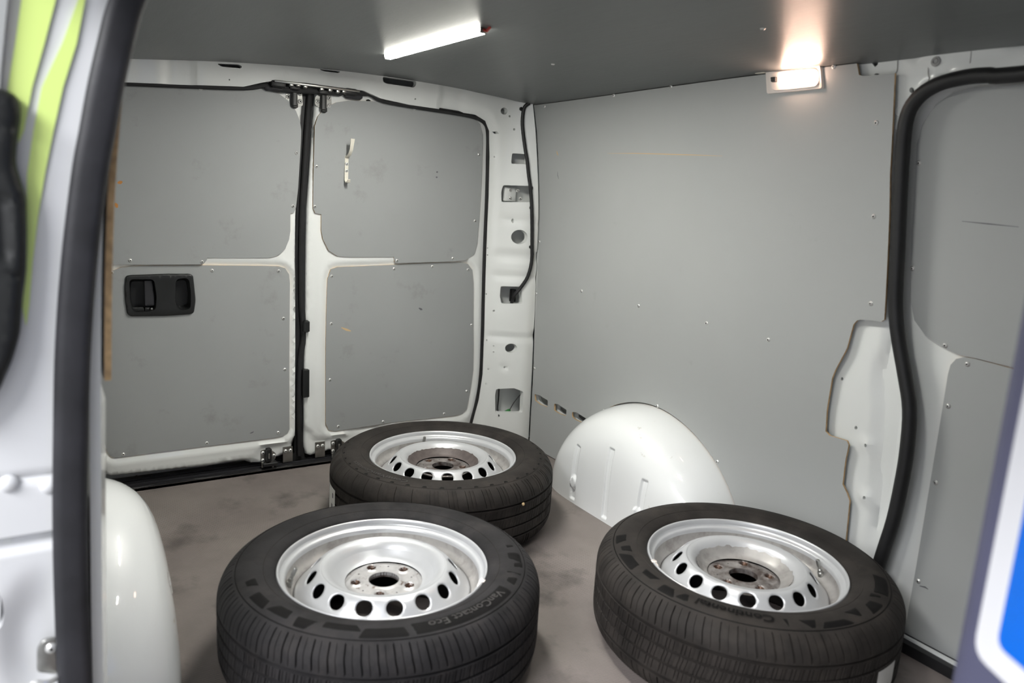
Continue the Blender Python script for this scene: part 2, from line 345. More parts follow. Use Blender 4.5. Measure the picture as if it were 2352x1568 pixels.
def bdisp(u, v):
    d = np.zeros(len(u))
    for zt, zb in ribs: d -= .006*sm((u-ub)/.01)*sm((zt-v)/.004)*sm((v-zb)/.004)
    sd = np.abs(sdist(np.stack([u, v], 1), cz)); s2 = np.where(pip(np.stack([u, v], 1), cz), 0, sd)
    d -= .010*(1-sm((s2-.012)/.022))*sm((u-.95)/.3)                         # flange step round the opening
    d += .012*sm((v-1.17)/.03)*sm((u-1.56)/.02)*0
    top = sm((v-1.2)/.03)
    for a, b in ((hu[0], hu[1]), (hu[2], hu[3])):
        d -= .010*sm((u-a)/.006)*sm((b-u)/.006)*top
    d -= .005*np.exp(-((v-RBz(505))/.012)**2)*sm((u-ub)/.01)
    p = REARBODY.px(1161, 844); r = np.hypot(u-p[0], v-p[1]); d -= .004*(1-sm((r-.008)/.01))
    return d
rb = plate('inner_frame', dens(body_out, .05), REARBODY, -.022, 0, 'white', parent=wall_rear, holes=[opening]+holes, step=.02, grid=.012, disp=bdisp, ang=50, hstep=.012)
# inner cavity parts that show through the holes
plate('cavity_liner', [(1.46, .02), (1.66, .02), (1.66, 1.13), (1.46, 1.13)], REARBODY, -.095, -.090, 'white', parent=wall_rear, step=.05, grid=.05)
cv = boxm('lock_carrier', REARBODY.P(*REARBODY.px(1185, 447), -.045), (.012, .05, .05), 'white', wall_rear)
for dx, dy in ((1172, 436), (1190, 438), (1172, 455), (1196, 456)): screw_at(wall_rear, REARBODY, *REARBODY.px(dx, dy, -.036), -.038, name='bolt', sc=1.2)
boxm('cavity_foam', REARBODY.P(*REARBODY.px(1192, 682), -.045), (.02, .018, .05), 'black', wall_rear)
# opening seal
sp = [(285, 190), (420, 196), (560, 201), (612, 196), (640, 206), (820, 214), (850, 216), (880, 231), (950, 244), (1040, 258), (1090, 268), (1113, 281), (1121, 303), (1121, 360), (1119, 450), (1113, 600), (1109, 760), (1105, 860), (1096, 920), (1082, 975)]
spw = [REARBODY.P(*REARBODY.px(x, y, -.02), -.02) for x, y in sp]; spw.append(spw[-1]+np.array([0, -.012, -.09]))
tube('opening_seal', smooth_path(spw, 4), .0085, 'rubber', wall_rear, n=10)

# ================================================================== REAR DOORS
LLp = [(250, 625), (275, 615), (300, 611), (470, 609), (600, 610), (640, 611), (655, 616), (664, 630), (666, 650), (665, 985), (661, 994), (650, 1001), (630, 1005), (450, 1027), (265, 1051), (255, 1048), (246, 1035), (235, 1000), (220, 940), (215, 900), (216, 780), (220, 680), (228, 645)]
LRp = [(752, 640), (760, 618), (775, 613), (900, 608), (1000, 603), (1060, 602), (1075, 606), (1085, 620), (1088, 650), (1088, 800), (1087, 850), (1080, 900), (1072, 940), (1062, 950), (1045, 954), (900, 970), (770, 990), (755, 987), (748, 972), (748, 800), (750, 700)]
ULp = [(215, 560), (222, 590), (235, 600), (255, 606), (300, 607), (460, 607), (469, 605), (475, 597), (476, 592), (620, 592), (640, 586), (655, 572), (664, 550), (667, 530), (667, 490), (676, 488), (680, 476), (685, 430), (691, 330), (692, 300), (689, 278), (680, 255), (662, 231), (638, 213), (600, 203), (540, 196), (400, 188), (250, 184), (230, 400)]
URp = [(723, 290), (730, 267), (748, 246), (773, 235), (800, 231), (850, 232), (950, 242), (1060, 258), (1088, 268), (1103, 285), (1109, 310), (1107, 400), (1101, 500), (1096, 560), (1089, 583), (1070, 597), (1040, 600), (912, 604), (907, 602), (904, 590), (800, 590), (775, 588), (755, 575), (742, 550), (738, 530), (738, 492), (724, 489), (719, 478), (720, 400), (722, 330)]
LL = pxs(REAR, LLp, -.003); LR = pxs(REAR, LRp, -.003); UL = pxs(REAR, ULp, .006); UR = pxs(REAR, URp, .006)
def door_disp(low, step_line):
    st = pxs(REAR, step_line)
    def f(u, v):
        P = np.stack([u, v], 1); s = sdist(P, low)
        d = -.0085*(1-sm((s-.004)/.010))
        d += .0035*np.exp(-((s-.022)/.008)**2)
        s2 = sdist(P, st); d -= .010*(1-sm((s2+.006)/.012))
        return d
    return f
hnd = rnd(pxs(REAR, [(294, 636), (441, 634), (444, 719), (297, 721)]), .012)
door_1 = setting(plate('door_1', pxs(REAR, [('w', .085, 1.30), (699, 185), (696, 230), (690, 310), (685, 400), (681, 500), (680, 620), (680, 800), (679, 1000), (674, 1025), (664, 1040), (640, 1052), (600, 1066), (578, 1066), (560, 1061), (480, 1070), (360, 1084), (255, 1094), (243, 1091), (232, 1075), ('w', .09, .25)]), REAR, -.05, 0, 'white',
    holes=[hnd], step=.02, grid=.013, er=.012, disp=door_disp(LL, [(676, 1010), (664, 1018), (606, 1024), (594, 1034), (588, 1048), (560, 1057), (500, 1064), (500, 1110), (720, 1110), (700, 1010)]), ang=60))
door_2 = setting(plate('door_2', pxs(REAR, [('w', 1.50, 1.29), ('w', .84, 1.30), (727, 205), (719, 300), (712, 400), (706, 480), (704, 560), (703, 700), (701, 800), (699, 900), (700, 1030), (705, 1045), (716, 1049), (735, 1043), (765, 1037), (900, 1015), (1060, 992), ('w', 1.485, .07), ('w', 1.50, .3)]), REAR, -.05, 0, 'white',
    step=.02, grid=.013, er=.012, disp=door_disp(LR, [(712, 985), (722, 1005), (740, 1010), (795, 1000), (806, 990), (850, 975), (1000, 1000), (1000, 1110), (690, 1110), (690, 985)]), ang=60))
P_ = ['panel_clean_lit', 'ply']; PD = ['panel', 'ply']
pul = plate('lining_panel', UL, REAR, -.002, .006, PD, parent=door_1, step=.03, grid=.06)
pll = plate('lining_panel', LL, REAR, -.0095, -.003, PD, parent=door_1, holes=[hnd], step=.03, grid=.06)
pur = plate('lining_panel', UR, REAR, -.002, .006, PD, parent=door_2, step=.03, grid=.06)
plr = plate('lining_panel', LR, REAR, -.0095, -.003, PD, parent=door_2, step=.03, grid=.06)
screws(pul, REAR, ((461, 203), (681, 351), (673, 473), (299, 598), (464, 601)), .006)
screws(pll, REAR, ((257, 626), (487, 621), (640, 622), (651, 731), (654, 848), (639, 993), (475, 1017), (283, 1043), (229, 934), (228, 772)), -.003)
screws(pur, REAR, ((727, 382), (723, 474), (952, 249), (1053, 262), (1100, 355), (1091, 507), (1040, 593), (912, 598)), .006)
screws(plr, REAR, ((762, 634), (905, 617), (993, 612), (1075, 619), (1083, 746), (1072, 898), (1020, 950), (880, 968), (777, 979), (758, 872), (761, 743)), -.003)
def mark(name, parent, S, w, m, pts, hw=.002):   # thin tapering scrape through the laminate
    q = pxs(S, pts, w); a = []; b = []
    for i, p in enumerate(q):
        t = np.array(q[min(i+1, len(q)-1)])-np.array(q[max(i-1, 0)]); t = t/np.hypot(*t); n = np.array([-t[1], t[0]])*hw*math.sin(math.pi*(i+.35)/(len(q)-.3)); a.append(tuple(np.array(p)+n)); b.append(tuple(np.array(p)-n))
    return plate(name, a+b[::-1], S, w-.0003, w+.0003, m, parent=parent, step=.02, grid=0)
mark('scrape_mark', pul, REAR, .006, 'amber', [(270, 420), (276, 419), (281, 417)], .005)
mark('scrape_mark', pul, REAR, .006, 'amber', [(265, 466), (267, 471), (269, 477)], .005)
mark('scrape_mark', pul, REAR, .006, 'amber', [(242, 453), (244, 458), (245, 462)], .003)
mark('scrape_mark', plr, REAR, -.003, 'wood', [(784, 752), (796, 757), (806, 760)], .004)
mark('scrape_mark', plr, REAR, -.003, 'ink', [(962, 707), (967, 710), (970, 711)], .004)
mark('scrape_mark', pll, REAR, -.003, 'ink', [(574, 995), (579, 993), (583, 991)], .002)
for x, y in ((1003, 407), (1004, 395)): mark('screw_hole', pur, REAR, .006, 'ink', [(x-2, y), (x, y), (x+2, y)], .003)
# centre gap rubber
gap = plate('centre_seal', pxs(REAR, [(694, 196), (729, 198), (720, 300), (713, 400), (706, 500), (705, 700), (707, 740), (706, 790), (699, 830), (699, 1048), (712, 1062), (650, 1062), (676, 1040), (678, 800), (678, 620), (681, 500), (688, 310)], -.02), REAR, -.075, -.02, 'rubber', parent=door_1, step=.03, grid=.04)
cs = smooth_path([REAR.P(*REAR.px(x, y, -.012), -.012) for x, y in ((713, 205), (706, 300), (700, 400), (695, 500), (693, 620), (694, 700), (697, 745), (697, 780), (691, 820), (688, 900), (688, 1045))], 4)
tube('lip_seal', cs, .010, 'rubber', door_1, n=8)
boxm('rubber_buffer', REAR.P(*REAR.px(703, 749, .002), .002), (.024, .022, .042), 'black', door_1, bev=.3)
boxm('guide_wedge', REAR.P(*REAR.px(701, 879, .0), .0), (.03, .022, .10), 'black', door_1, bev=.15)
# bevelled recessed pull on the left door
HB = rnd(pxs(REAR, [(289, 634), (300, 632), (380, 629), (436, 629), (444, 633), (447, 660), (450, 690), (446, 718), (438, 722), (380, 726), (300, 727), (292, 721), (287, 690), (286, 660)], .004), .01, 3)
wl1 = rnd(pxs(REAR, [(297, 641), (354, 641), (360, 680), (358, 712), (340, 716), (306, 718), (298, 690)], .004), .012, 4)
wl2 = rnd(pxs(REAR, [(404, 640), (434, 638), (439, 675), (438, 710), (410, 713), (402, 690)], .004), .014, 4)
bez = plate('pull_handle', HB, REAR, -.006, .005, 'black', parent=door_1, holes=[wl1, wl2], step=.01, grid=.015, er=.005, ang=60,
    disp=lambda u, v: -.003*np.exp(-((u-REAR.px(384, 680)[0])/.016)**2)*sm((.05-np.abs(v-REAR.px(384, 678)[1]))/.02))
def well(poly, depth, parent, name='pull_cup'):
    c = np.mean(poly, 0); inner = [tuple(c+(np.array(q)-c)*.9) for q in poly]; V = []; F = []; k = len(poly)
    for pl, w in ((poly, .003), (inner, -depth*.7), ([tuple(c+(np.array(q)-c)*.8) for q in poly], -depth)):
        a = np.array(pl); V += list(REAR.P(a[:, 0], a[:, 1], w))
    for r in range(2): F += [(r*k+i, (r+1)*k+i, (r+1)*k+(i+1) % k, r*k+(i+1) % k) for i in range(k)]
    F.append(tuple(2*k+i for i in range(k))); return link(name, V, F, 'black', parent)
well(wl1, .035, door_1); well(wl2, .03, door_1)
plate('release_lever', rnd(pxs(REAR, [(331, 644), (350, 643), (355, 680), (356, 702), (333, 703)], -.004), .005), REAR, -.02, -.004, 'greyrub', parent=bez, step=.01, grid=.02, er=.003)
plate('lock_slide', rnd(pxs(REAR, [(302, 706), (330, 706), (332, 714), (305, 716)], -.006), .002), REAR, -.02, -.006, 'black', parent=bez, step=.01, grid=.02, er=.002)
plate('lock_slide', rnd(pxs(REAR, [(333, 706), (345, 706), (342, 713), (333, 714)], -.006), .002), REAR, -.02, -.006, 'black', parent=bez, step=.01, grid=.02, er=.002)
screw_at(bez, REAR, *REAR.px(349, 709, -.006), -.008, sc=.55, name='pin')
# upper locks and rollers
def latch(door, x, y, s=1):
    p = lambda a, b, w: REAR.P(*REAR.px(x+a*s, y+b, w), w)
    pl = plate('latch_plate', rnd(pxs(REAR, [(x-19, y-8), (x-6, y-12), (x+17, y-12), (x+20, y+24), (x+12, y+28), (x-4, y+24), (x-20, y+12)], .003), .008), REAR, 0, .003, 'zinc', parent=door, step=.02, grid=0)
    for a, b in ((-14, 4), (13, -3), (13, 15)): screw_at(pl, REAR, *REAR.px(x+a, y+b, .003), .003, name='bolt', sc=1.25)
    boxm('latch_body', p(0, 4, .012), (.02, .017, .058), 'black', pl, bev=.25); boxm('latch_tongue', p(1, 24, .010), (.018, .019, .018), 'black', pl, bev=.3)
    boxm('latch_head', p(-1, -16, .014), (.03, .034, .018), 'rubber', pl, bev=.4)
latch(door_1, 676, 218); latch(door_2, 743, 228)
for d, x, y, s in ((door_1, 629, 199, 1), (door_2, 811, 217, -1)):
    f = boxm('buffer_foot', REAR.P(*REAR.px(x, y+4, .012), .012), (.022, .062, .018), 'greyrub', d, bev=.45)
    boxm('buffer_block', REAR.P(*REAR.px(x+8*s, y-6, .022), .022), (.035, .045, .022), 'rubber', d, bev=.3)
st = boxm('striker_plate', REARBODY.P(*REARBODY.px(728, 199, -.004), -.004), (.034, .27, .006), 'zinc', wall_rear, bev=.2)
for x, y in ((668, 193), (684, 194), (700, 197), (738, 203), (757, 205), (775, 208), (789, 208)): boxm('striker_bolt', REARBODY.P(*REARBODY.px(x, y+2, -.003), -.003), (.02, .014, .010), 'zinc', wall_rear, bev=.4)
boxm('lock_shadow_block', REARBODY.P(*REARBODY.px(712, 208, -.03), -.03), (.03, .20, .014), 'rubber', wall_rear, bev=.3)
# lower locks and wear plates
def lower(door, x, y):
    pl = plate('lock_plate', rnd(pxs(REAR, [(x-16, y-14), (x-6, y-16), (x+10, y-14), (x+18, y-8), (x+18, y+4), (x+10, y+12), (x-16, y+17)], -.007), .006), REAR, -.010, -.006, 'zinc', parent=door, step=.02, grid=0)
    for a, b in ((-11, -8), (-11, 9), (14, -2)): screw_at(pl, REAR, *REAR.px(x+a, y+b, -.006), -.006, name='bolt', sc=1.2)
    boxm('lock_body', REAR.P(*REAR.px(x+2, y-4, .006), .006), (.022, .018, .048), 'black', pl, bev=.25)
    boxm('lock_pin', REAR.P(*REAR.px(x+3, y-1, .018), .018), (.008, .006, .02), 'zinc', pl, bev=.4)
    for a in (-12, 12): tube('lock_claw', [REAR.P(*REAR.px(x+a, y+b, .006), .006) for b in (14, 20, 25)], .004, 'zinc', pl, n=8)
    boxm('lock_base', REAR.P(*REAR.px(x+4, y+16, .004), .004), (.03, .05, .012), 'rubber', pl, bev=.2)
lower(door_1, 615, 1048); lower(door_2, 776, 1026)
for d, x, y in ((door_1, 661, 1042), (door_2, 735, 1031)):
    pl = plate('wear_plate', rnd(pxs(REAR, [(x-11, y-15), (x+11, y-18), (x+11, y+17), (x-11, y+20)], -.006), .002), REAR, -.010, -.005, 'zinc', parent=d, step=.02, grid=0)
    for a in (-5, 6): screw_at(pl, REAR, *REAR.px(x+a, y-7-a*.15, -.005), -.005, name='bolt', sc=1.2)
for d, x, y in ((door_1, 586, 207), (door_2, 846, 231)): mark('drain_slot', d, REAR, 0.001, 'dark', [(x-5, y-.5), (x, y), (x+5, y+.5)], .004)
# coat hook on the right rear door
hk = thing('coat_hook', 'cream double coat hook screwed to the upper grey panel of the right rear door', 'hook', tuple(REAR.P(*REAR.px(795, 385, .006), .006)))
hl = np.array(hk.location)
def strip(name, prof, wd, th, m, parent, org):   # strap bent in the x-z plane, width along y
    P = np.array(prof, float); T = np.gradient(P, axis=0); T /= np.hypot(*T.T)[:, None]; Nn = np.stack([-T[:, 1], T[:, 0]], 1); V = []; F = []; k = len(P)
    wd = np.broadcast_to(np.asarray(wd, float), (k,))
    for i in range(k):
        for s, y in ((1, -1), (1, 1), (-1, 1), (-1, -1)): q = P[i]+Nn[i]*th/2*s; V.append((org[0]+q[0], org[1]+y*wd[i]/2+q[0]*0, org[2]+q[1]))
    for i in range(k-1):
        for a in range(4): b = (a+1) % 4; F.append((i*4+a, i*4+b, (i+1)*4+b, (i+1)*4+a))
    F += [(3, 2, 1, 0), tuple((k-1)*4+a for a in range(4))]; return link(name, V, F, m, parent, ang=30)
def loc_child(o, root):   # geometry built in world space under an empty at its base
    o.parent = root; o.matrix_parent_inverse = Matrix.Translation(-Vector(root.location)); return o
q = strip('back_strap', [(.0025, -.034), (.0025, 0), (.003, .038)], .012, .004, 'cream', hk, (0, 0, 0))
strip('upper_prong', [(.003, .034), (.012, .036), (.030, .042), (.045, .058), (.052, .078), (.056, .092)], [.011, .011, .011, .011, .012, .014], .003, 'cream', hk, (0, 0, 0))
strip('lower_prong', [(.002, -.030), (.004, -.042), (.012, -.048), (.024, -.046), (.030, -.038)], [.012, .012, .012, .012, .008], .003, 'cream', hk, (0, 0, 0))
for z in (.012, -.010):
    s = bpy.data.objects.new('screw', SCREW); COL.objects.link(s); s.parent = hk; s.matrix_local = Matrix.Translation((.0045, 0, z)) @ Matrix.Rotation(math.pi/2, 4, 'Y')

# ================================================================== RIGHT SIDE (far wall)
WP = [(1226, 241), (1233, 300), (1238, 400), (1240, 500), (1235, 620), (1230, 720), (1225, 850), (1217, 1000), (1212, 1060)]
wp = pxs(RIGHT, WP, .006); wp = wp+[(wp[-1][0], .004), (1.56, .004)]
WR = [(1940, 1262), (1951, 1150), (1945, 1132), (1935, 1112), (1941, 1060), (1949, 1022), (1945, 1012), (1905, 1000), (1896, 990), (1899, 940), (1911, 868), (1918, 850), (1945, 800), (1960, 745), (1968, 736), (1977, 734), (2024, 738), (2031, 734), (2038, 600), (2044, 400), (2055, 168), (1985, 175), (1973, 172), (1968, 142)]
wr = pxs(RIGHT, WR, .006); wp = wp+wr
wp[-1] = (wp[-1][0], 1.335); top = [(x, float(zc(x, 1.56))-.001) for x in np.linspace(wp[-1][0]-.01, wp[0][0]+.02, 12)]; wp = wp[:-1]+[(wp[-1][0], top[0][1])]+top
# wheel arch
AXC, AA, AH, AD, AY, APE, AN1, AN2 = .846, .394, .351, .192, 1.642, 1.91, 5.6, 2.2
def _se(v): return math.copysign(abs(v)**(2/APE), v)
def arch_out(k, n=40): return [(AXC+AA*k*_se(math.cos(math.pi*t/n)), AH*k*_se(math.sin(math.pi*t/n))) for t in range(n+1)]
slots = [rnd(pxs(RIGHT, l, .006), .004, 3) for l in ([(1228, 905), (1236, 906), (1258, 919), (1258, 935), (1240, 928), (1229, 919)], [(1273, 927), (1281, 928), (1301, 941), (1300, 955), (1283, 949), (1273, 942)], [(1314, 946), (1323, 946), (1348, 962), (1348, 975), (1322, 964), (1314, 957)])]
ah = arch_out(1.012); ah = [(x, z+.0) for x, z in ah]
wp_main = wp
i_floor = 9
wpf = wp[:10]+[(AXC-AA*1.012, .004)]+[q for q in ah[::-1][1:-1] if q[1] > .006]+[(AXC+AA*1.012, .004)]+wp[10:]
wpan = plate('lining_panel', wpf, RIGHT, 0, .006, P_, parent=wall_right, holes=slots, step=.03, grid=.06, hstep=.005)
boxm('slot_shade_pad', (.30, 1.705, .30), (.30, .012, .16), 'black', wall_right, bev=.2)  # black pad added behind the slots to stand for the cavity's shade
screws(wpan, RIGHT, ((1251, 244), (1410, 219), (1541, 199), (1915, 153), (2013, 282), (2007, 497), (2000, 697), (1231, 333), (1239, 555), (1232, 674), (1228, 846), (1336, 668), (1467, 702), (1623, 742), (1765, 780), (1510, 932), (1648, 1060), (1387, 943)), .006)
mark('long_scratch', wpan, RIGHT, .006, 'wood', [(1395, 352), (1460, 352), (1530, 354), (1600, 356), (1660, 358)], .0013)
mark('scrape_mark', wpan, RIGHT, .006, 'ink', [(1281, 394), (1281, 403), (1283, 411)], .0013)
mark('scrape_mark', wpan, RIGHT, .006, 'wood', [(1279, 347), (1280, 352), (1282, 357)], .003)
# white inner skin with the sliding-door opening
so = [(2352, 172), (2280, 174), (2225, 179), (2160, 196), (2112, 230), (2087, 285), (2077, 400), (2070, 550), (2064, 680), (2068, 760), (2085, 860), (2096, 940), (2090, 1030), (2077, 1110), (2058, 1195), (2032, 1275)]
SW = -.012
sow = pxs(RIGHT, so, SW); sow2 = [(2.45, 1.262), (2.2, 1.268)]+sow+[(sow[-1][0]-.012, .10), (sow[-1][0]-.01, .03), (2.40, .03), (2.46, .3)]
sk_out = [(.135, .0), (.12, 1.335)]+[(x, float(zc(x, 1.56))) for x in np.linspace(.3, 2.8, 12)]+[(2.8, 0)]
def rp(*l): return pxs(RIGHT, l, SW)
skh = [rnd(rp(*l), .004, 3) for l in ([(1236, 908), (1244, 909), (1260, 920), (1259, 933), (1246, 928), (1238, 920)], [(1281, 930), (1290, 931), (1303, 941), (1302, 953), (1290, 948), (1282, 941)], [(1323, 948), (1332, 949), (1350, 962), (1350, 972), (1330, 964), (1323, 957)])]
def rc(x, y, rx, ry, n=10): return rp(*[(x+rx*math.cos(2*math.pi*k/n), y+ry*math.sin(2*math.pi*k/n)) for k in range(n)])
for x, y, rx, ry, n in ((1934, 870, 3, 4, 10), (1966, 982, 3.4, 4.2, 10), (1991, 1022, 3, 4, 10), (1988, 1142, 3.4, 4.2, 10), (2094, 207, 5.5, 6.5, 14), (2014, 171, 6, 2.5, 8)): skh.append(rc(x, y, rx, ry, n))
skh.append(rp((1993, 133), (2019, 130), (2016, 148), (2010, 154)))
sowa = np.array(sow)
ridge = np.array(pxs(RIGHT, [(2046, 200), (2040, 600), (2034, 740), (2026, 800), (2006, 850), (2004, 960), (2003, 1100), (1996, 1270)], SW))
ridge2 = np.array(pxs(RIGHT, [(2048, 760), (2062, 860), (2070, 960), (2062, 1060), (2040, 1160), (2010, 1260)], SW))
def linedist(P, L):
    best = np.full(len(P), 1e9)
    for a, b in zip(L[:-1], L[1:]):
        ab = b-a; t = np.clip(((P-a)@ab)/(ab@ab), 0, 1); best = np.minimum(best, np.hypot(*(P-a-t[:, None]*ab).T))
    return best
ribz = [RIGHT.px(*q, SW) for q in ((2102, 134), (2138, 128), (2302, 112), (2120, 170), (2235, 158), (2297, 150))]
dim = [RIGHT.px(*q, SW) for q in ((1991, 1022), (1988, 1142))]
pk = pxs(RIGHT, [(2083, 140), (2128, 133), (2128, 168), (2082, 173)], SW)
bm = pxs(RIGHT, [(2130, 120), (2133, 168), (2235, 160), (2420, 150), (2420, 105)], SW)
def sdisp(u, v):
    P = np.stack([u, v], 1); s = linedist(P, sowa); xr = np.interp(-v, -ridge[:, 1], ridge[:, 0])
    d = -.014*sm((u-xr)/.014)*sm((.98-v)/.12)*sm(1-np.abs(s-.0)/.3)
    d += .012*(1-sm((s-.010)/.012))*(u < 3)
    d += .008*np.exp(-(linedist(P, ridge2)/.008)**2)
    for c in dim: r = np.hypot(u-c[0], v-c[1]); d += .006*(1-sm((r-.009)/.012))
    d += .003*(1-sm((sdist(P, pk)+.001)/.003))
    d += .006*(1-sm((sdist(P, bm)+.001)/.004))
    return d
skin = plate('inner_skin', sk_out, RIGHT, SW-.012, SW, 'white', parent=wall_right, holes=[sow2]+skh, step=.03, grid=.014, disp=sdisp, ang=50, hstep=.01)
for x in (2117,): pass
def ring_line(S, w, pts, name='weld_seam', r=.0011, parent=wall_right): return tube(name, smooth_path([S.P(*S.px(x, y, w), w) for x, y in pts], 3), r, 'greyseam', parent, n=6)
M['greyseam'] = mat('seam_sealer', (.42, .42, .41), .5)
for cx, cy in ((2068, 256), (2068, 292)): tube('pressed_ring', [RIGHT.P(*RIGHT.px(cx+11*math.cos(t), cy+11*math.sin(t), SW+.001), SW+.001) for t in np.linspace(0, 2*math.pi, 18)[:-1]], .0009, 'white', wall_right, n=6, closed=True)
ring_line(RIGHT, SW+.001, [(2062, 132), (2061, 160), (2057, 168)]); ring_line(RIGHT, SW+.004, [(2134, 119), (2132, 168), (2134, 182), (2120, 200), (2095, 228), (2088, 246)])
ring_line(RIGHT, SW+.006, [(2230, 104), (2231, 120), (2226, 165)])
V, F = lathe([(.0001, .004), (.005, .004), (.006, .008), (.008, .008), (.009, .005), (.012, .005), (.0135, .002), (.0135, 0)], 20)
g = link('grommet', V, F, 'greyseam', wall_right); uv = RIGHT.px(2149, 141, SW+.008); g.matrix_local = Matrix.Translation(RIGHT.P(*uv, SW+.006)) @ Matrix.Rotation(math.pi/2, 4, 'X') @ Matrix.Scale(.75, 4)
for q in ((2010, 134), (2014, 138)):
    a = RIGHT.P(*RIGHT.px(q[0]-14, q[1]-14, SW-.02), SW-.02); tube('cable_end', [a, RIGHT.P(*RIGHT.px(*q, SW-.02), SW-.02), RIGHT.P(*RIGHT.px(q[0]+3, q[1]-16, SW-.03), SW-.03)], .004, 'redw' if q[0] == 2014 else 'rubber', wall_right, n=6)
# seal of the far sliding door
ss = smooth_path([RIGHT.P(u, v, .0) for u, v in ([(2.45, 1.262), (2.2, 1.268)]+sow+[(sow[-1][0]-.012, .10)])], 4)
tube('door_seal', ss, .0155, 'rubber', wall_right, n=12)
# far sliding door, shut
SD = -.045
door_3 = setting(plate('door_3', [(1.44, 0.0), (1.44, 1.30), (2.62, 1.30), (2.62, 0)], RIGHT, SD-.03, SD, 'white', step=.04, grid=.03, ang=60,
   disp=lambda u, v: .004*np.exp(-(linedist(np.stack([u, v], 1), np.array(pxs(RIGHT, [(2130, 780), (2148, 840), (2146, 900), (2120, 1080), (2100, 1200), (2075, 1330)], SD)))/.007)**2)))
SU = pxs(RIGHT, [(2400, 862), (2352, 849), (2200, 813), (2165, 797), (2125, 770), (2100, 735), (2091, 690), (2093, 560), (2098, 480), (2103, 400), (2106, 330), (2120, 285), (2150, 240), (2190, 212), (2240, 200), (2300, 196), (2400, 192)], SD+.008)
SL = pxs(RIGHT, [(2400, 866), (2352, 854), (2240, 824), (2215, 820), (2195, 824), (2182, 838), (2176, 860), (2160, 960), (2130, 1140), (2100, 1320), (2080, 1430), (2073, 1475), (2075, 1500), (2088, 1522), (2110, 1540), (2160, 1566), (2300, 1640)], SD+.008)
SU = [(2.48, SU[0][1]), ]+SU[1:-1]+[(2.45, SU[-1][1]), (2.48, 1.15)]; SL = [(2.48, SL[0][1])]+SL[1:-1]+[(2.0, .06), (2.48, .06)]
psu = plate('lining_panel', SU, RIGHT, SD, SD+.008, P_, parent=door_3, step=.03, grid=.06)
psl = plate('lining_panel', SL, RIGHT, SD, SD+.006, P_, parent=door_3, step=.03, grid=.06)
screws(psu, RIGHT, ((2111, 374), (2096, 616), (2171, 793)), SD+.008); screws(psl, RIGHT, ((2222, 836), (2178, 932), (2149, 1108), (2109, 1334), (2100, 1508)), SD+.006)
mark('scrape_mark', psu, RIGHT, SD+.008, 'ink', [(2210, 508), (2270, 514), (2340, 521)], .0012)
mark('scrape_mark', psl, RIGHT, SD+.006, 'ink', [(2112, 1345), (2125, 1348), (2132, 1353)], .002)
boxm('step_well', (2.0, yw(0)+.02, .01), (.9, .05, .03), 'rubber', wall_right, bev=.2)

# wheel arches
def wheel_arch(name, side, parent):
    n, mth = (320, 130) if side > 0 else (110, 44); V = []; F = []; ay = AY if side > 0 else 1.678
    ks = np.concatenate([1-(np.linspace(0, 1, 18)**2)*.15, np.linspace(.845, .0005, mth-18)])
    ax_ = lambda x, y: at_plane(x, y, 1, 1.462)
    chan = []
    for (xa, ya), hw, (xt, yt) in (((1324, 1090), .0120, (1333, 1026)), ((1400, 1110), .0120, (1405, 1030)), ((1477, 1150), .0115, (1475, 1100))):
        chan.append((ax_(xa, ya)[0], hw, ax_(xt, yt)[2]))
    dims = [(ax_(1322, 1106), .016, .026), (ax_(1466, 1176), .016, .02)]
    t = np.arange(n+1)*math.pi/n; ct, st = np.cos(t), np.sin(t); ex = np.sign(ct)*np.abs(ct)**(2/APE); ez = np.abs(st)**(2/APE)
    for k in ks:
        d = AD*max(0, 1-k**AN1)**(1/AN2); x = AXC+AA*k*ex; z = AH*k*ez; dd = np.full(n+1, d)
        if k < .95:
            for cx, hw, zt in chan: dd = dd-.007*sm((hw-np.abs(x-cx))/.003+.5)*sm((zt-z)/.008+.5)*sm((z-.014)/.008+.5)
            for c_, rx, rz in (dims if side > 0 else []): r = np.hypot((x-c_[0])/rx, (z-c_[2])/rz); dd = dd+.010*(1-sm((r-.55)/.5))
        y = ay-dd if side > 0 else 1.68-ay+dd
        V += list(np.stack([x, y, np.maximum(z, 0)], 1))
    w = n+1
    for i in range(len(ks)-1):
        for q in range(n):
            f = (i*w+q, i*w+q+1, (i+1)*w+q+1, (i+1)*w+q); F.append(f if side < 0 else f[::-1])
    return link(name, V, F, 'whitearch', parent, ang=80)
wheel_arch('wheel_arch', 1, wall_right)

# ================================================================== D-pillar cable, connector
ch = thing('cable_harness', 'black corrugated cable running down the white corner pillar into a square hole', 'cable')
cpts = [(1216, 236), (1204, 248), (1200, 275), (1201, 300), (1206, 340), (1211, 370), (1214, 400), (1218, 430), (1221, 470), (1222, 520), (1222, 560), (1221, 600), (1212, 635), (1196, 660), (1180, 680), (1174, 700)]
cw = [.004+.0]*15+[-.03]
cp = smooth_path([REARBODY.P(*REARBODY.px(x, y, w+.006), w+.006) for (x, y), w in zip(cpts, cw)], 6)
rr = np.array([.0066+.0012*math.sin(i*2.1)*0+.0004*(i % 2) for i in range(len(cp))]); tube('corrugated_conduit', cp, rr, 'rubber', ch, n=9)
for x, y in ((1197, 250), (1220, 432), (1220, 477), (1219, 567)): boxm('cable_clip', REARBODY.P(*REARBODY.px(x, y, .004), .004), (.012, .012, .014), 'black', ch, bev=.4)
cc = thing('loose_connector', 'small green and black connector on a thin wire in the lowest pillar hole', 'connector')
a = REARBODY.P(*REARBODY.px(1165, 944, -.03), -.03)
boxm('green_plug', a, (.012, .028, .009), 'green', cc, bev=.3, rot=Matrix.Rotation(.35, 3, 'X'))
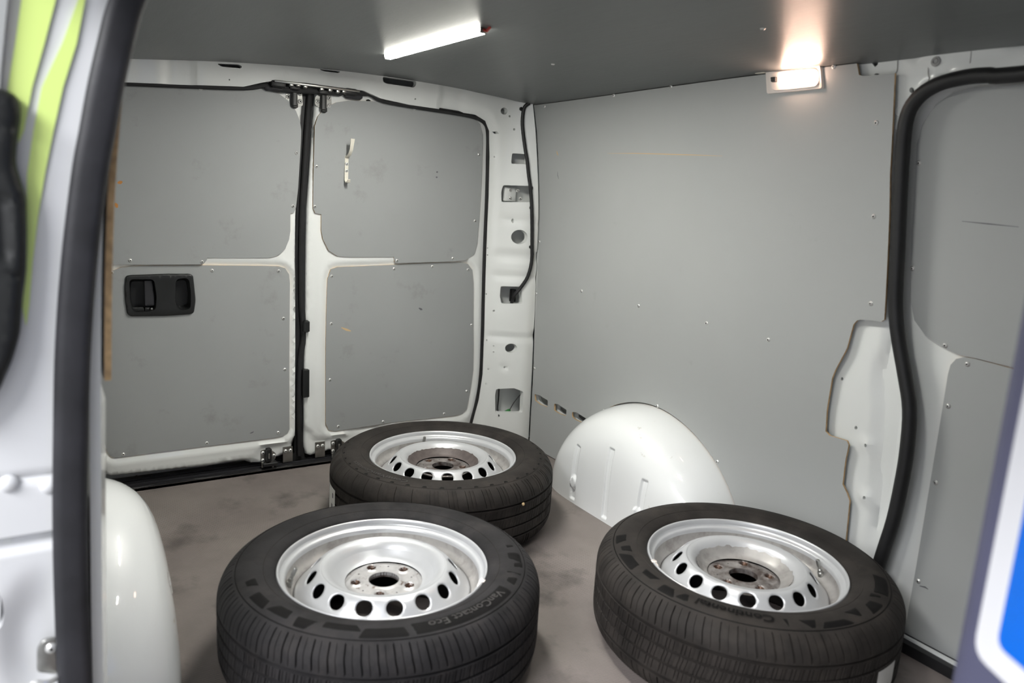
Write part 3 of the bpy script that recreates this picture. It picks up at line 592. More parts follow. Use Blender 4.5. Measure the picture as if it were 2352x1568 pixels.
tube('thin_wire', smooth_path([REARBODY.P(*REARBODY.px(x, y, w), w) for x, y, w in ((1171, 940, -.03), (1180, 925, -.032), (1190, 912, -.034), (1200, 900, -.036))], 4), .0017, 'rubber', cc, n=6)
tube('thick_wire', smooth_path([REARBODY.P(*REARBODY.px(x, y, w), w) for x, y, w in ((1146, 893, -.035), (1145, 915, -.034), (1143, 938, -.03), (1146, 955, .004))], 4), .003, 'rubber', cc, n=6)

# ================================================================== CEILING LIGHTS
def led(p0, p1, label, nm='led_strip_light'):
    L = np.array(p1)-np.array(p0); ln = np.linalg.norm(L); mid = (np.array(p0)+np.array(p1))/2
    t = thing(nm, label, 'light', tuple(mid), 'led strips on the ceiling')
    ang_ = math.atan2(L[1], L[0]); R = Matrix.Rotation(ang_, 3, 'Z'); tilt = Matrix.Rotation(-math.asin(L[2]/ln), 3, 'Y'); R = R @ tilt
    boxm('channel', (0, 0, -.0015), (ln, .014, .003), 'zinc', t, rot=R)
    pr = [(-.0100, -.002), (-.0095, -.008), (-.0075, -.0115), (.0075, -.0115), (.0095, -.008), (.0100, -.002)]
    V = [R @ Vector((i*ln*.5*.99, y, z)) for i in (-1, 1) for y, z in pr]; k = len(pr)
    F = [(j, k+j, k+j+1, j+1) for j in range(k-1)]+[tuple(range(k)), tuple(range(k, 2*k))[::-1]]
    link('diffuser', V, F, ['led', 'ledside'], t, smooth=False, midx=[1, 1, 0, 1, 1, 1, 1])
    for s in (-.5, .5): boxm('end_cap', R @ Vector((s*ln, 0, -.006)), (.006, .017, .012), 'zinc', t, rot=R)
    return t
def cpt(px, py): u, v = CEIL.px(px, py, .006); return CEIL.P(u, v, .0)
A_, B_ = cpt(890, 131), cpt(1110, 70)
l1 = led(A_, B_, 'glowing white led strip fixed lengthwise on the grey ceiling, the only one in view')
tube('red_lead', [Vector(B_-np.array(l1.location))+Vector(v) for v in ((.0, 0, -.004), (.012, .002, -.008), (.02, .006, 0))], .0035, 'redw', l1, n=6)
dv = B_-A_; led(A_+dv*2.1+np.array([0, 0, .003]), A_+dv*3.1+np.array([0, 0, .003]), 'second led strip on the grey ceiling nearer the front, above the frame')
# warm interior lamp
lc = RIGHT.P(*RIGHT.px(1822, 184, .012), .0); lamp = thing('interior_lamp', 'lit warm interior lamp at the top of the grey side panel under the ceiling', 'lamp', tuple(lc))
qs = [RIGHT.px(x, y, .014) for x, y in ((1757, 160), (1884, 148), (1889, 203), (1760, 216))]
def lp(poly, w): return [np.array(RIGHT.P(u, v, w))-lc for u, v in poly]
def prism(name, poly, w0, w1, m, parent, taper=1.):
    c = np.mean(poly, 0); inner = [tuple(c+(np.array(q)-c)*taper) for q in poly]; k = len(poly); V = lp(poly, w0)+lp(inner, w1); F = [tuple(range(k))[::-1], tuple(k+i for i in range(k))]+[(i, (i+1) % k, k+(i+1) % k, k+i) for i in range(k)]
    return link(name, V, F, m, parent)
prism('housing', rnd(qs, .006), .006, .014, 'lens', lamp, .98)
ql = [RIGHT.px(x, y, .02) for x, y in ((1765, 166), (1878, 156), (1880, 198), (1770, 209))]
prism('lens_rim', rnd(ql, .014, 5), .014, .019, 'lens', lamp, .96)
qg = [RIGHT.px(x, y, .022) for x, y in ((1790, 168), (1876, 159), (1877, 193), (1792, 202))]
prism('glowing_lens', rnd(qg, .010, 5), .019, .026, 'lampg', lamp, .93)
prism('rocker_switch', rnd([RIGHT.px(x, y, .022) for x, y in ((1771, 177), (1783, 176), (1783, 188), (1772, 189))], .002), .019, .025, 'black', lamp, .9)
boxm('wedge_tab', Vector(RIGHT.P(*RIGHT.px(1748, 166, .012), .012)-lc), (.03, .012, .006), 'cream', lamp, bev=.3)

# ================================================================== LEFT SIDE (near wall, its pillar and seal)
wall_left = setting(plate('wall_left', [(-.15, -.05), (1.372, -.05), (1.372, 1.42), (-.15, 1.42)], LEFT, -.125, -.115, 'white', step=.1, grid=.1))
lsk = plate('inner_skin', [(.10, 0), (1.372, 0), (1.372, 1.31), (.10, 1.31)], LEFT, -.02, -.006, 'white', parent=wall_left, step=.05, grid=.04, disp=lambda u, v: .010*sm((.70-v)/.04)*sm((1.36-u)/.02))
plate('lining_panel', [(.12, .70), (1.372, .70), (1.372, 1.30), (.12, 1.30)], LEFT, -.002, .007, ['panel_clean_lit', 'ply'], parent=wall_left, step=.05, grid=.08)
wheel_arch('wheel_arch', -1, wall_left)
nbf = plate('inner_frame', [(.0, 0), (.0, 1.31), (.10, 1.31), (.10, 0)], REARBODY, .0, .004, 'white', parent=wall_left, step=.05, grid=.05)
# jamb: cross plate of the C-pillar, x fixed, faces forward
JX = 1.385
def jamb_surf(x0): return Surf(lambda u, v: x0+0*np.asarray(u, float), (1, 2), (0, 1))
J = jamb_surf(JX)
sealL = [(260, 0), (227, 100), (204, 200), (187, 300), (173, 400), (151, 600), (137, 800), (133, 1000), (131, 1200), (136, 1400), (141, 1568)]
sealR = [(328, 0), (305, 100), (282, 200), (262, 300), (240, 400), (214, 600), (199, 800), (193, 1000), (191, 1200), (194, 1400), (203, 1568)]
jr = [J.px((a[0]+b[0])/2, a[1], 0) for a, b in zip(sealL, sealR)]
jr = [(jr[0][0]+.035, 1.40)]+jr+[(jr[-1][0]-.002, -.02)]
jl = [(-.14, -.02), (-.14, .75), (-.14, 1.0), (-.10, 1.40)]
grv = [J.px(60, 1096, 0)[1], J.px(60, 1245, 0)[1]]
ov = rnd(pxs(J, [(-40, 1340), (-8, 1350), (6, 1380), (9, 1420), (2, 1445), (-40, 1460)], 0), .01)
def jdisp(u, v):
    d = np.zeros(len(u)); zg, zb = grv
    d -= .006*np.exp(-((v-zg)/.0035)**2)
    d -= .018*np.exp(-((v-zb)/.0055)**4)
    st = np.interp(v, [.0, .72, .74, 1.0, 1.25, 1.4], [-.2, -.2, -.062, -.058, -.028, .0])   # step line of the upper jamb
    d -= .010*sm((st-u)/.008)
    r = np.hypot((u+.035)/.055, (v-.33)/.11); d -= .014*(1-sm((r-.35)/.8))
    d += .004*sm((zg-v)/.006)*sm((v-.50)/.02)*sm((u+.14)/.01)*0
    return d
jamb = plate('jamb', jl+jr[::1], J, -.02, 0, 'jamb', parent=wall_left, holes=[ov], step=.03, grid=.008, disp=jdisp, ang=60)
nsk = [np.array([JX+.006, *J.px((a[0]+b[0])/2, a[1], .006)]) for a, b in zip(sealL, sealR)]
nsk = [nsk[0]+np.array([0, .04, .09])]+nsk+[nsk[-1]+np.array([0, 0, -.25])]
def sprof(t): c, s = math.cos(t), math.sin(t); k = 1-.16*math.exp(-((abs(s)-1)/.08)**2); return (c*k, s*k)
def rib_tube(name, path, ry, rx, m, parent, n=20):   # flattened seal: wide in y, shallow in x, with a groove
    V = []; F = []
    for p in path:
        for k in range(n):
            t = 2*math.pi*k/n; yy = math.copysign(abs(math.cos(t))**.75, math.cos(t)); xx = math.copysign(abs(math.sin(t))**.75, math.sin(t)); g = .004*math.exp(-((yy-.15)/.12)**2) if xx > 0 else 0
            V.append((p[0]+rx*xx-g, p[1]+ry*yy, p[2]))
    for i in range(len(path)-1):
        for k in range(n): F.append((i*n+k, i*n+(k+1) % n, (i+1)*n+(k+1) % n, (i+1)*n+k))
    F += [tuple(range(n))[::-1], tuple((len(path)-1)*n+k for k in range(n))]; return link(name, V, F, m, parent, ang=60)
rib_tube('door_seal', smooth_path(nsk, 6), .0215, .013, 'greyrub', wall_left)
def jpoly(l, x): S = jamb_surf(x); return S, pxs(S, l)
for l in (((52, -20), (133, -20), (102, 100), (74, 200), (55, 300), (42, 330), (38, 250), (17, 205), (35, 100)), ((183, -10), (197, -10), (176, 100), (145, 200), (123, 300), (103, 400), (87, 500), (75, 600), (67, 700), (60, 748), (50, 700), (56, 600), (60, 500), (62, 400), (77, 300), (96, 200), (143, 100))):
    S_, pl_ = jpoly(l, JX+.002); plate('reflective_tape', pl_, S_, -.0, .0012, 'hivis', parent=wall_left, step=.02, grid=.03)
for x, y in ((20, 1110), (114, 1114)):
    V, F = lathe([(.012, 0), (.012, .002), (.009, .005), (.004, .0065), (.0001, .007)], 18); g = link('rivet', V, F, 'jamb', wall_left); u, v = J.px(x, y); g.matrix_local = Matrix.Translation((JX, u, v)) @ Matrix.Rotation(math.pi/2, 4, 'Y')
# striker on the pillar
u, v = J.px(112, 1500); sk_ = plate('striker_plate', rnd(pxs(J, [(85, 1485), (100, 1465), (132, 1460), (134, 1545), (84, 1540)], 0), .006), J, 0, .005, 'zinc', parent=wall_left, step=.02, grid=0, er=.002)
tube('striker_loop', smooth_path([(JX+.004, *J.px(140, 1548)), (JX+.018, *J.px(110, 1550)), (JX+.018, *J.px(75, 1552)), (JX+.016, *J.px(80, 1566)), (JX+.004, *J.px(120, 1580))], 4), .004, 'screw', wall_left, n=8)
screw_at(sk_, J, *J.px(118, 1484), .005, name='bolt', sc=1.4)
# open sliding door beyond the pillar edge: slab, lining panel and grab handle
DX = 1.405
door_4 = setting(boxm('door_4', (DX-.022, -.19, .66), (.03, .07, 1.2), 'jamb', bev=.2))
S_, pl_ = jpoly([(-140, -60), (24, -60), (12, 60), (2, 170), (-6, 300), (-140, 300)], JX+.004)
plate('lining_panel', pl_, S_, 0, .008, ['panel_clean_lit', 'ply'], parent=door_4, step=.02, grid=0)
S_, pl_ = jpoly([(-160, 170), (0, 202), (32, 212), (46, 232), (48, 262), (40, 320), (36, 375), (46, 410), (60, 455), (62, 540), (60, 630), (52, 690), (47, 770), (30, 830), (8, 880), (0, 900), (-60, 960), (-160, 980)], JX+.03)
hz = [S_.px(0, y)[1] for y in (290, 456, 635)]
gh = plate('grab_handle', rnd(pl_, .01, 3), S_, -.026, .0, 'black', parent=door_4, step=.01, grid=.008, er=.014, ang=60, disp=lambda u, v: -.003*sum(np.exp(-((v-z+.0*u)/.003)**2) for z in hz)-.008*np.exp(-((u-S_.px(4, 520)[0])/.008)**2)*sm((v-S_.px(0, 615)[1])/.02)*sm((S_.px(0, 430)[1]-v)/.02))

# ================================================================== SIGN BOARD close to the camera on the right
bd = CAM+ray(2236, 1490)*.74; fh = np.array([FV[0], FV[1], 0]); fh /= np.linalg.norm(fh); e1 = -fh; e1 = np.array([e1[0]*math.cos(.05)-e1[1]*math.sin(.05), e1[0]*math.sin(.05)+e1[1]*math.cos(.05), 0])
nrm_ = np.array([e1[1], -e1[0], 0])       # towards the camera side
if nrm_@(CAM-bd) < 0: nrm_ = -nrm_
board = thing('sign_board', 'slate blue board with a white-bordered bright blue field, standing at the right edge', 'sign', (float(bd[0]), float(bd[1]), 0))
def bpoly(name, poly, d0, d1, m, er=0.):
    S2 = Surf(lambda u, v: 0*np.asarray(u, float), (0, 2), (1, 1)); o = plate(name, poly, S2, d0, d1, m, parent=board, step=.02, grid=.03 if er else 0, er=er, ang=60)
    me = o.data; co = np.empty(len(me.vertices)*3); me.vertices.foreach_get('co', co); co = co.reshape(-1, 3)
    W = co[:, :1]*e1+co[:, 1:2]*nrm_; W[:, 2] = co[:, 2]; me.vertices.foreach_set('co', W.ravel()); me.update(); return o
bz = float(bd[2])
bpoly('panel', rnd([(-.043, 0), (-.043, 1.12), (.40, 1.12), (.40, 0)], .03), -.05, -.002, 'slate', .03)
bpoly('white_border', rnd([(0, bz-.004), (0, bz+.50), (.36, bz+.50), (.36, bz-.004)], .02), -.002, .0, 'whitef')
bpoly('blue_field', rnd([(.029, bz+.023), (.029, bz+.47), (.33, bz+.47), (.33, bz+.023)], .012), 0, .001, 'blue')

# ================================================================== WHEELS
TZ = .1075
up_prof = [(.2225, .185), (.2215, .193), (.2235, .2000), (.229, .2050), (.238, .2090), (.250, .2125), (.263, .2143), (.276, .2146), (.288, .2128), (.299, .2092), (.3055, .2060)]
def tyre_profile():
    half = up_prof+[(.3075, .2052), (.311, .2030), (.3155, .1995), (.3205, .1950), (.3255, .1890), (.3295, .1825), (.3322, .1760), (.3340, .1700), (.3352, .1630)]
    gr = []
    for zc_ in (.1545, .1235):
        gr += [(.3355, zc_+.0036), (.3290, zc_+.0026), (.3290, zc_-.0026), (.3358, zc_-.0036)]
    mid = [(.3354, .1600)]+gr[:4]+[(.336, .1450), (.336, .1350)]+gr[4:]+[(.336, .1140)]
    top = half+mid; bot = [(r, 2*TZ-z) for r, z in top[::-1]]
    return top+bot
PROF = tyre_profile()
def make_tyre(parent, npitch, m, sip, seed):
    rnd_ = random.Random(seed); nz = len(PROF); cols = []
    pit = 2*math.pi/npitch; ws = .0018/.33
    for p in range(npitch):
        a = p*pit
        if npitch > 50: seq = [(0, 0), (.1*ws*2, 1), (ws*1.7, 1), (ws*2., 0), (pit*.22, 0), (pit*.25, 3), (pit*.25+ws*.5, 3), (pit*.25+ws*.6, 0), (pit*.36, 0), (pit*.5-.0002/.33, 0), (pit*.5, 2), (pit*.5+ws*.7, 2), (pit*.5+ws*.8, 0), (pit*.65, 0), (pit*.75, 3), (pit*.75+ws*.5, 3), (pit*.75+ws*.6, 0), (pit*.9, 0)]
        else: seq = [(0, 0), (.1*ws, 1), (ws*.8, 1), (ws*.9, 0), (pit*.2, 0), (pit*.28, 2), (pit*.28+ws*.6, 2), (pit*.28+ws*.7, 0), (pit*.4, 0), (pit*.48, 2), (pit*.48+ws*.6, 2), (pit*.48+ws*.7, 0), (pit*.6, 0), (pit*.75, 3), (pit*.75+ws*.5, 3), (pit*.75+ws*.6, 0), (pit*.88, 0)]
        cols += [(a+d, t) for d, t in seq]
    V = np.zeros((len(cols), nz, 3)); prof = np.array(PROF); rr = prof[:, 0]; zz = prof[:, 1]; A = np.array([c[0] for c in cols]); T = np.array([c[1] for c in cols])
    zs = np.abs(zz-TZ)+TZ
    sh = np.where(zs > .158, .012*np.sin(np.clip((zs-.16)/.05, 0, 1)*math.pi)+.030*np.clip((.185-zs)/.03, 0, 1), .02*(zs-.10)/.05)
    sh = sh*np.sign(zz-TZ+1e-6)
    shoulder = sm((zs-.160)/.004)*sm((.2065-zs)/.004)*(rr > .3065)
    center = ((zs < .150) & (rr > .334)).astype(float)
    for t, ds, dc in ((0, 0, 0), (1, sip[0], sip[1]), (2, sip[2], sip[3]), (3, 0, sip[3])):
        idx = T == t
        R = rr-ds*shoulder-dc*center; Z = zz-np.sign(zz-TZ)*ds*.35*shoulder*(zs > .19)
        ang_ = A[idx][:, None]+sh[None, :]
        V[idx] = np.stack([R*np.cos(ang_), R*np.sin(ang_), np.broadcast_to(Z, ang_.shape)], -1)
    n = len(cols); i = np.arange(n)[:, None]; j = np.arange(nz-1)[None, :]; i2 = (i+1) % n
    Fq = np.stack([i*nz+j, i2*nz+j, i2*nz+j+1, i*nz+j+1], -1).reshape(-1, 4)[:, ::-1]
    me = bpy.data.meshes.new('tyre'); nv, nf = n*nz, len(Fq); me.vertices.add(nv); me.vertices.foreach_set('co', V.reshape(-1)); me.loops.add(nf*4); me.loops.foreach_set('vertex_index', Fq.ravel().astype(np.int32))
    me.polygons.add(nf); me.polygons.foreach_set('loop_start', np.arange(0, nf*4, 4, dtype=np.int32)); me.polygons.foreach_set('loop_total', np.full(nf, 4, dtype=np.int32)); me.materials.append(M[m]); me.update(calc_edges=True); me.validate()
    me.polygons.foreach_set('use_smooth', np.ones(nf, bool)); me.set_sharp_from_angle(angle=math.radians(40))
    o = bpy.data.objects.new('tyre', me); COL.objects.link(o); o.parent = parent; return o
UPR = np.array([r for r, z in up_prof]); UPZ = np.array([z for r, z in up_prof])
def side_z(r): return np.interp(r, UPR[3:], UPZ[3:])
def relief(name, parent, sectors, m, h=.0009, stuff=False):     # raised patches moulded on the sidewall
    V = []; F = []
    for a0, a1, r0, r1, sk0, sk1 in sectors:
        n = max(3, int(abs(a1-a0)/1.0)); k = 6
        if not stuff: V = []; F = []
        b = len(V); cg = 1 if a1 > a0 else -1
        for i in range(n+1):
            for j in range(k+1):
                f = j/k; ed = i in (0, n) or j in (0, k); a = math.radians(a0+(a1-a0)*i/n+(sk0*(1-i/n)+sk1*i/n)*f); r = r0+(r1-r0)*f; V.append((r*math.cos(a), r*math.sin(a), float(side_z(r))+(-.0005 if ed else h)))
        for i in range(n):
            for j in range(k):
                q = (b+i*(k+1)+j, b+(i+1)*(k+1)+j, b+(i+1)*(k+1)+j+1, b+i*(k+1)+j+1); F.append(q[::-1] if cg > 0 else q)
        if not stuff: link(name, V, F, m, parent)
    if stuff: o = link(name, V, F, m, parent); o['kind'] = 'stuff'
def lettering(parent, txt, a0, a1, rc, h, m, name='lettering', lift=.0012, bold=0.):
    lift += .0012
    cu = bpy.data.curves.new('txt', 'FONT'); cu.body = txt; cu.size = 1; cu.resolution_u = 3; cu.offset = bold; ob = bpy.data.objects.new('txt', cu); COL.objects.link(ob); bpy.context.view_layer.update()
    me = bpy.data.meshes.new_from_object(ob.evaluated_get(bpy.context.evaluated_depsgraph_get())); bpy.data.objects.remove(ob)
    co = np.empty(len(me.vertices)*3); me.vertices.foreach_get('co', co); co = co.reshape(-1, 3); x0, x1 = co[:, 0].min(), co[:, 0].max(); t = (co[:, 0]-x0)/(x1-x0); y = (co[:, 1]-.35)/.7
    a = np.radians(a0+(a1-a0)*t); r = rc+h*y; z = side_z(r)+lift; out = np.stack([r*np.cos(a), r*np.sin(a), z], 1); me.vertices.foreach_set('co', out.ravel()); me.materials.clear(); me.materials.append(M[m]); me.update()
    o = bpy.data.objects.new(name, me); COL.objects.link(o); o.parent = parent; return o
def dome(s):     # outer slope of the disc, s 0 at crest 1 at rim
    P = np.array([(.130, .1955), (.138, .1942), (.145, .190), (.153, .182), (.161, .172), (.170, .160), (.180, .148), (.187, .143)]); d = np.r_[0, np.cumsum(np.hypot(*np.diff(P, axis=0).T))]; d /= d[-1]
    return np.interp(s, d, P[:, 0]), np.interp(s, d, P[:, 1])
def make_disc(parent, phase, nh, lug, band, bandm, hubm):
    # ventilated slope, built sector by sector with true holes
    lenS = .0797; half = math.pi/nh; rm = .152; V = []; F = []; key = {}
    W = half*rm; pts = []; edges = []
    rect = dens([(-W, 0), (W, 0), (W, lenS), (-W, lenS)], .004); hole = [(.0170*math.cos(t), .0268+.0165*math.sin(t)) for t in np.linspace(0, 2*math.pi, 25)[:-1]]
    for lp_ in (rect, hole): s = len(pts); pts += lp_; edges += [(s+i, s+(i+1) % len(lp_)) for i in range(len(lp_))]
    gx, gy = np.meshgrid(np.arange(-W+.004, W-.002, .005), np.arange(.004, lenS-.002, .005)); E = np.stack([gx.ravel(), gy.ravel()], 1); E = E[sdist(E, np.array(hole)) > .003]; pts += [tuple(e) for e in E]
    res = delaunay_2d_cdt([Vector(p) for p in pts], edges, [], 0, 1e-7); P2 = np.array([tuple(v) for v in res[0]]); T = [f for f in res[2] if len(f) == 3 and not pip(np.mean(P2[list(f)], 0)[None], np.array(hole))[0]]
    sc, zz_ = dome(P2[:, 1]/lenS)
    for k in range(nh):
        a = P2[:, 0]/rm+2*half*k+phase; ids = []
        for q in np.stack([sc*np.cos(a), sc*np.sin(a), zz_], 1):
            kk = tuple(np.round(q, 5)); i = key.get(kk)
            if i is None: i = key[kk] = len(V); V.append(tuple(q))
            ids.append(i)
        F += [(ids[t[0]], ids[t[1]], ids[t[2]]) for t in T]
    o = link('vented_disc', V, F, 'silver', parent, ang=70)
    if sum(p.normal.z for p in o.data.polygons) < 0: o.data.flip_normals()
    md = o.modifiers.new('thick', 'SOLIDIFY'); md.thickness = .0035; md.offset = -1
    bowl = [(.130, .1955), (.125, .1950), (.119, .1925), (.114, .1885), (.110, .1840), (.106, .1785)]
    Vb, Fb = lathe(bowl, 96); link('disc_bowl', Vb, [f[::-1] for f in Fb], 'silver', parent, ang=80)
    low = [(.106, .1785), (.101, .1730), (.0965, .1680), (.092, .1640), (.0865, .1615), (.082, .1603)]
    Vb, Fb = lathe(low, 96)
    # ragged upper border of the grimy band
    rr_ = random.Random(int(phase*1000)); nb_ = 96
    if band:
        for k in range(nb_):
            j = .5+rr_.uniform(-.5, .5)*min(1, band); x, y, z = Vb[k]; r = math.hypot(x, y); Vb[k] = (x*(r+j*.0035)/r, y*(r+j*.0035)/r, z+j*.0050)
        Vb = [(x*(1-.0009/math.hypot(x, y)), y*(1-.0009/math.hypot(x, y)), z+.0006) for x, y, z in Vb]
    link('bowl_band', Vb, [f[::-1] for f in Fb], bandm, parent, ang=80)
    # hub plate with centre bore and five lug holes
    S3 = Surf(lambda u, v: .1600+0*np.asarray(u, float), (0, 1), (2, 1))
    lh = [(.060*math.cos(lug+k*2*math.pi/5), .060*math.sin(lug+k*2*math.pi/5)) for k in range(5)]
    sh_ = [(.060*math.cos(lug+.62+k*2*math.pi/5), .060*math.sin(lug+.62+k*2*math.pi/5)) for k in range(5)]
    hs = [circ(0, 0, .0325, 32)]+[circ(x, y, .0082, 14) for x, y in lh]+[circ(x, y, .0024, 6) for x, y in sh_]
    def hd(u, v):
        r = np.hypot(u, v); a = np.arctan2(v, u)-lug; d = -.0035*sm((r-(.074+.004*np.cos(5*a)))/.004)+.0015*(1-sm((r-.036)/.004))
        for x, y in lh: q = np.hypot(u-x, v-y); d += .003*np.exp(-((q-.0125)/.003)**2)-.003*(1-sm((q-.0085)/.003))
        return d
    plate('hub_plate', circ(0, 0, .0835, 72), S3, -.006, 0, hubm, parent=parent, holes=hs, step=.01, grid=.0035, disp=hd, ang=60, hstep=.004)
    for x, y in lh:
        Vl, Fl = lathe([(.0115, .1605), (.0100, .1603), (.0082, .1575), (.0070, .152), (.0055, .149), (.0001, .149)], 18, (x, y, 0)); link('lug_seat', Vl, [f[::-1] for f in Fl], 'rust', parent)
    Vb, Fb = lathe([(.0335, .1608), (.0325, .1600), (.0325, .150)], 40); link('centre_bore', Vb, [f[::-1] for f in Fb], 'hub', parent)
def make_wheel(name, label, xy, npitch, m, sip, phase, lug, valve, band, bandm, seed, zoff=0.):
    t = thing(name, label, 'wheel', (xy[0], xy[1], 0), 'spare steel wheels on the load floor')
    ty = make_tyre(t, npitch, m, sip, seed)
    lip = [(.2155, .180), (.2150, .1900), (.2158, .1968), (.2172, .1998), (.2192, .2008), (.2208, .2000), (.2218, .1975), (.2222, .190)]
    Vl, Fl = lathe(lip, 144); r1 = link('rim_flange', Vl, [f[::-1] for f in Fl], 'silver', t, ang=80)
    seat = [(.2152, .1890), (.2135, .1855), (.2095, .1835), (.2065, .1830), (.2045, .1815), (.2035, .1780), (.2030, .1720)]
    Vl, Fl = lathe(seat, 144); link('bead_seat', Vl, [f[::-1] for f in Fl], 'silver', t, ang=80)
    well_ = [(.2030, .1722), (.2015, .1600), (.1985, .1540), (.1930, .1500), (.1885, .1470), (.1875, .1400)]
    Vl, Fl = lathe(well_, 144); link('rim_well', Vl, [f[::-1] for f in Fl], 'rimring', t, ang=60)
    Vl, Fl = lathe([(.1875, .1400), (.1875, .060), (.200, .045), (.204, .020), (.216, .006), (.2225, .015)], 96); link('rim_barrel', Vl, [f[::-1] for f in Fl], 'barrel', t, ang=60)
    make_disc(t, phase, 16, lug, band, bandm, 'hubclean' if seed == 1 else 'hub')
    a = math.radians(valve); vr = .1965; c = np.array([vr*math.cos(a), vr*math.sin(a), .158]); tl = np.array([-math.cos(a)*.35, -math.sin(a)*.35, .93])
    Vv, Fv = lathe([(.0075, -.006), (.0075, .004), (.0055, .006), (.0055, .012), (.0036, .014), (.0036, .020), (.0048, .0205), (.0048, .036), (.0035, .038), (.0001, .038)], 14)
    vo = link('valve', Vv, [f for f in Fv], 'zinc', t); vo.matrix_local = Matrix.Translation(c) @ Vector(tl).to_track_quat('Z', 'Y').to_matrix().to_4x4()
    return t
W1, W2, W3 = (1.151, .585), (1.494, 1.324), (.595, 1.014)
d2r = math.radians
w1 = make_wheel('spare_wheel', 'front left steel wheel lying flat, lettered band on its sidewall, scratched silver bowl', W1, 70, 'tyreb', (.0055, .0030, .0022, .0026), d2r(-26.5+11.25), d2r(112), -113, 0, 'silver', 1)
w2 = make_wheel('spare_wheel', 'steel wheel lying by the sliding door at right, small balance weight on its rim', W2, 62, 'tyre', (.0050, .0030, .0022, .0026), d2r(-46.5), d2r(131), 68, 1.0, 'rimring', 2)
w3 = make_wheel('spare_wheel', 'rearmost steel wheel lying near the rear doors, dark brown grime ring in its bowl', W3, 42, 'tyre', (.0034, .0016, .0026, .0014), d2r(-22.5), d2r(128), 172, .5, 'brown', 3)
def pxang(W, px, py, z=.213):
    p = at_plane(px, py, 2, z); return math.degrees(math.atan2(p[1]-W[1], p[0]-W[0]))
# sidewall reliefs and lettering (moulded writing)
a0, a1 = pxang(W1, 1158, 1362), pxang(W1, 985, 1437)
relief('lettering_band', w1, [(a0+5, a1-7, .262, .297, -1.5, 1.5)], 'tyredk')
lettering(w1, 'VanContact Eco', a0, a1, .2795, .0170, 'tyrelt', bold=.004)
relief('sidewall_relief', w1, [(a1-9, a1-24, .270, .298, 2, -2), (a1-27, a1-40, .262, .283, 3, 0), (a1-42, a1-52, .268, .297, -3, 2), (a1-55, a1-63, .262, .290, 2, -3), (a0+9, a0+13, .270, .292, -2, 2), (a0+16, a0+19, .262, .297, 3, -3), (a0+22, a0+26, .275, .297, 1, 3), (a0+30, a0+36, .264, .296, -4, 1), (a0+40, a0+44, .270, .290, 2, 0), (a1-68, a1-78, .268, .294, 3, 1), (a1-82, a1-90, .262, .286, -2, 2)], 'tyredk', .0007)
b0, b1 = pxang(W2, 1775, 1418), pxang(W2, 1600, 1380)
lettering(w2, 'Continental', b0, b1, .277, .0215, 'tyredk', bold=.02)
relief('sidewall_relief', w2, [(b0+3, b0+6, .268, .294, 2, -1), (b0+9, b0+18, .270, .296, 5, -3), (b0+20, b0+30, .280, .298, -3, 4), (b0+33, b0+43, .262, .290, 6, -4), (b0+48, b0+54, .268, .297, -4, 3), (b0+57, b0+62, .262, .285, 3, 0), (b0+65, b0+69, .272, .297, -2, 3), (b1-4, b1-6.5, .264, .292, 3, -3), (b1-11, b1-17, .268, .297, 4, 0), (b1-20, b1-32, .262, .283, -3, 3), (b1-35, b1-45, .268, .298, 3, -4), (b1-48, b1-56, .262, .288, -2, 2), (b1-60, b1-68, .270, .297, 4, 2)], 'tyredk', .0007)
g0, g1 = pxang(W2, 2000, 1290), pxang(W2, 2030, 1330)
relief('lettering_band', w2, [(24, 44, .266, .296, 1.5, -1.5)], 'tyredk')
c0 = pxang(W3, 934, 1109, .213)
lettering(w3, 'ContiVanContact', c0, c0-44, .283, .0125, 'tyrelt', lift=.0006)
relief('sidewall_relief', w3, [(a, a-2.2, .292, .2985, 1, -1) for a in range(0, 360, 9)], 'tyredk', .0006, stuff=True)
# fine rings on the sidewalls
for w in (w1, w2, w3):
    V, F = lathe([(.2995, .2087), (.3005, .2098), (.3015, .2081)], 144); link('sidewall_ring', V, [f[::-1] for f in F], 'tyredk' if w is not w3 else 'tyre', w)
    V, F = lathe([(.2455, .2105), (.2465, .2122), (.2475, .2112)], 144); link('sidewall_ring', V, [f[::-1] for f in F], 'tyre', w)
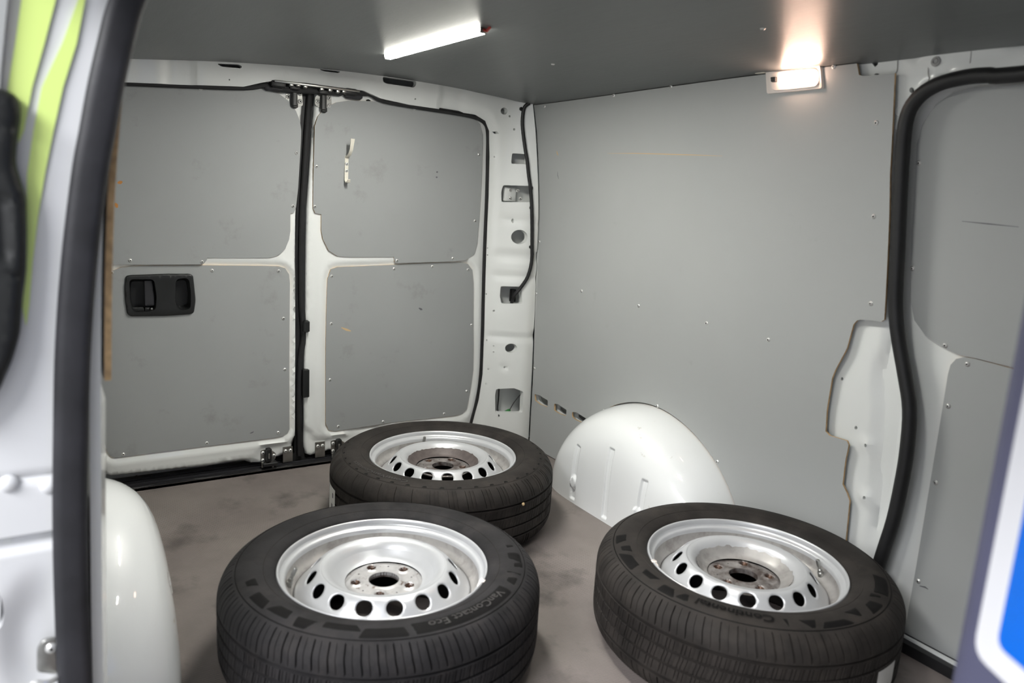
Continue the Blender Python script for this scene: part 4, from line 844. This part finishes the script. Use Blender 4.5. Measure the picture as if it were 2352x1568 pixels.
# stickers on the treads
def sticker(parent, a0, a1, z0, z1, marks):
    def patch(A0, A1, Z0, Z1, r, m, nm, par):
        V = []; F = []; n = 8
        for i in range(n+1):
            a = math.radians(A0+(A1-A0)*i/n)
            for z in (Z0, (Z0+Z1)/2, Z1):
                rq = r+(0 if .03 < z < .16 else -.004); V.append((rq*math.cos(a), rq*math.sin(a), z))
        for i in range(n):
            for j in range(2): F.append((i*3+j, (i+1)*3+j, (i+1)*3+j+1, i*3+j+1))
        return link(nm, V, F, m, par)
    s = patch(a0, a1, z0, z1, .3372, 'paper', 'paper_label', parent)
    for x0, x1, y0, y1 in marks: patch(a0+(a1-a0)*x0, a0+(a1-a0)*x1, z0+(z1-z0)*y0, z0+(z1-z0)*y1, .3376, 'ink', 'printed_mark', s)
def trd(W, px, py, R=.337):     # angle on the tread seen at a pixel
    best = None
    d = ray(px, py); ox, oy = CAM[0]-W[0], CAM[1]-W[1]; A = d[0]**2+d[1]**2; B = 2*(ox*d[0]+oy*d[1]); Cc = ox*ox+oy*oy-R*R; D = B*B-4*A*Cc
    t = (-B-math.sqrt(max(D, 0)))/(2*A); p = CAM+d*t; return math.degrees(math.atan2(p[1]-W[1], p[0]-W[0])), p[2]
aa, za = trd(W3, 770, 1150); sticker(w3, aa-.5, aa-13, .035, .135, [(.3, .5, .15, .5), (.2, .35, .7, .85), (.6, .7, .1, .3)])
ab, zb = trd(W2, 2022, 1520); sticker(w2, ab, ab+12, .03, .118, [(.2, .6, .3, .36), (.3, .7, .5, .54)])
V, F = lathe([(.0001, .005), (.003, .0042), (.005, .0015), (.0055, 0)], 9); gm = link('stone_chip', V, F, 'wood', w3); aa, za = trd(W3, 1203, 1158); gm.matrix_local = Matrix.Translation((.334*math.cos(d2r(aa)), .334*math.sin(d2r(aa)), za)) @ Vector((math.cos(d2r(aa)), math.sin(d2r(aa)), 0)).to_track_quat('Z', 'Y').to_matrix().to_4x4()
# balance weights clipped on the flanges
def weight(w, W, px, py, m):
    a = math.radians(pxang(W, px, py, .199)); R_ = Matrix.Rotation(a, 3, 'Z')
    boxm('balance_weight', R_ @ Vector((.2145, 0, .190)), (.0045, .034, .016), m, w, bev=.4, rot=R_); boxm('weight_clip', R_ @ Vector((.2185, 0, .2005)), (.012, .010, .003), m, w, bev=.4, rot=R_)
weight(w2, W2, 1497, 1290, 'lens'); weight(w1, W1, 1110, 1335, 'lens')
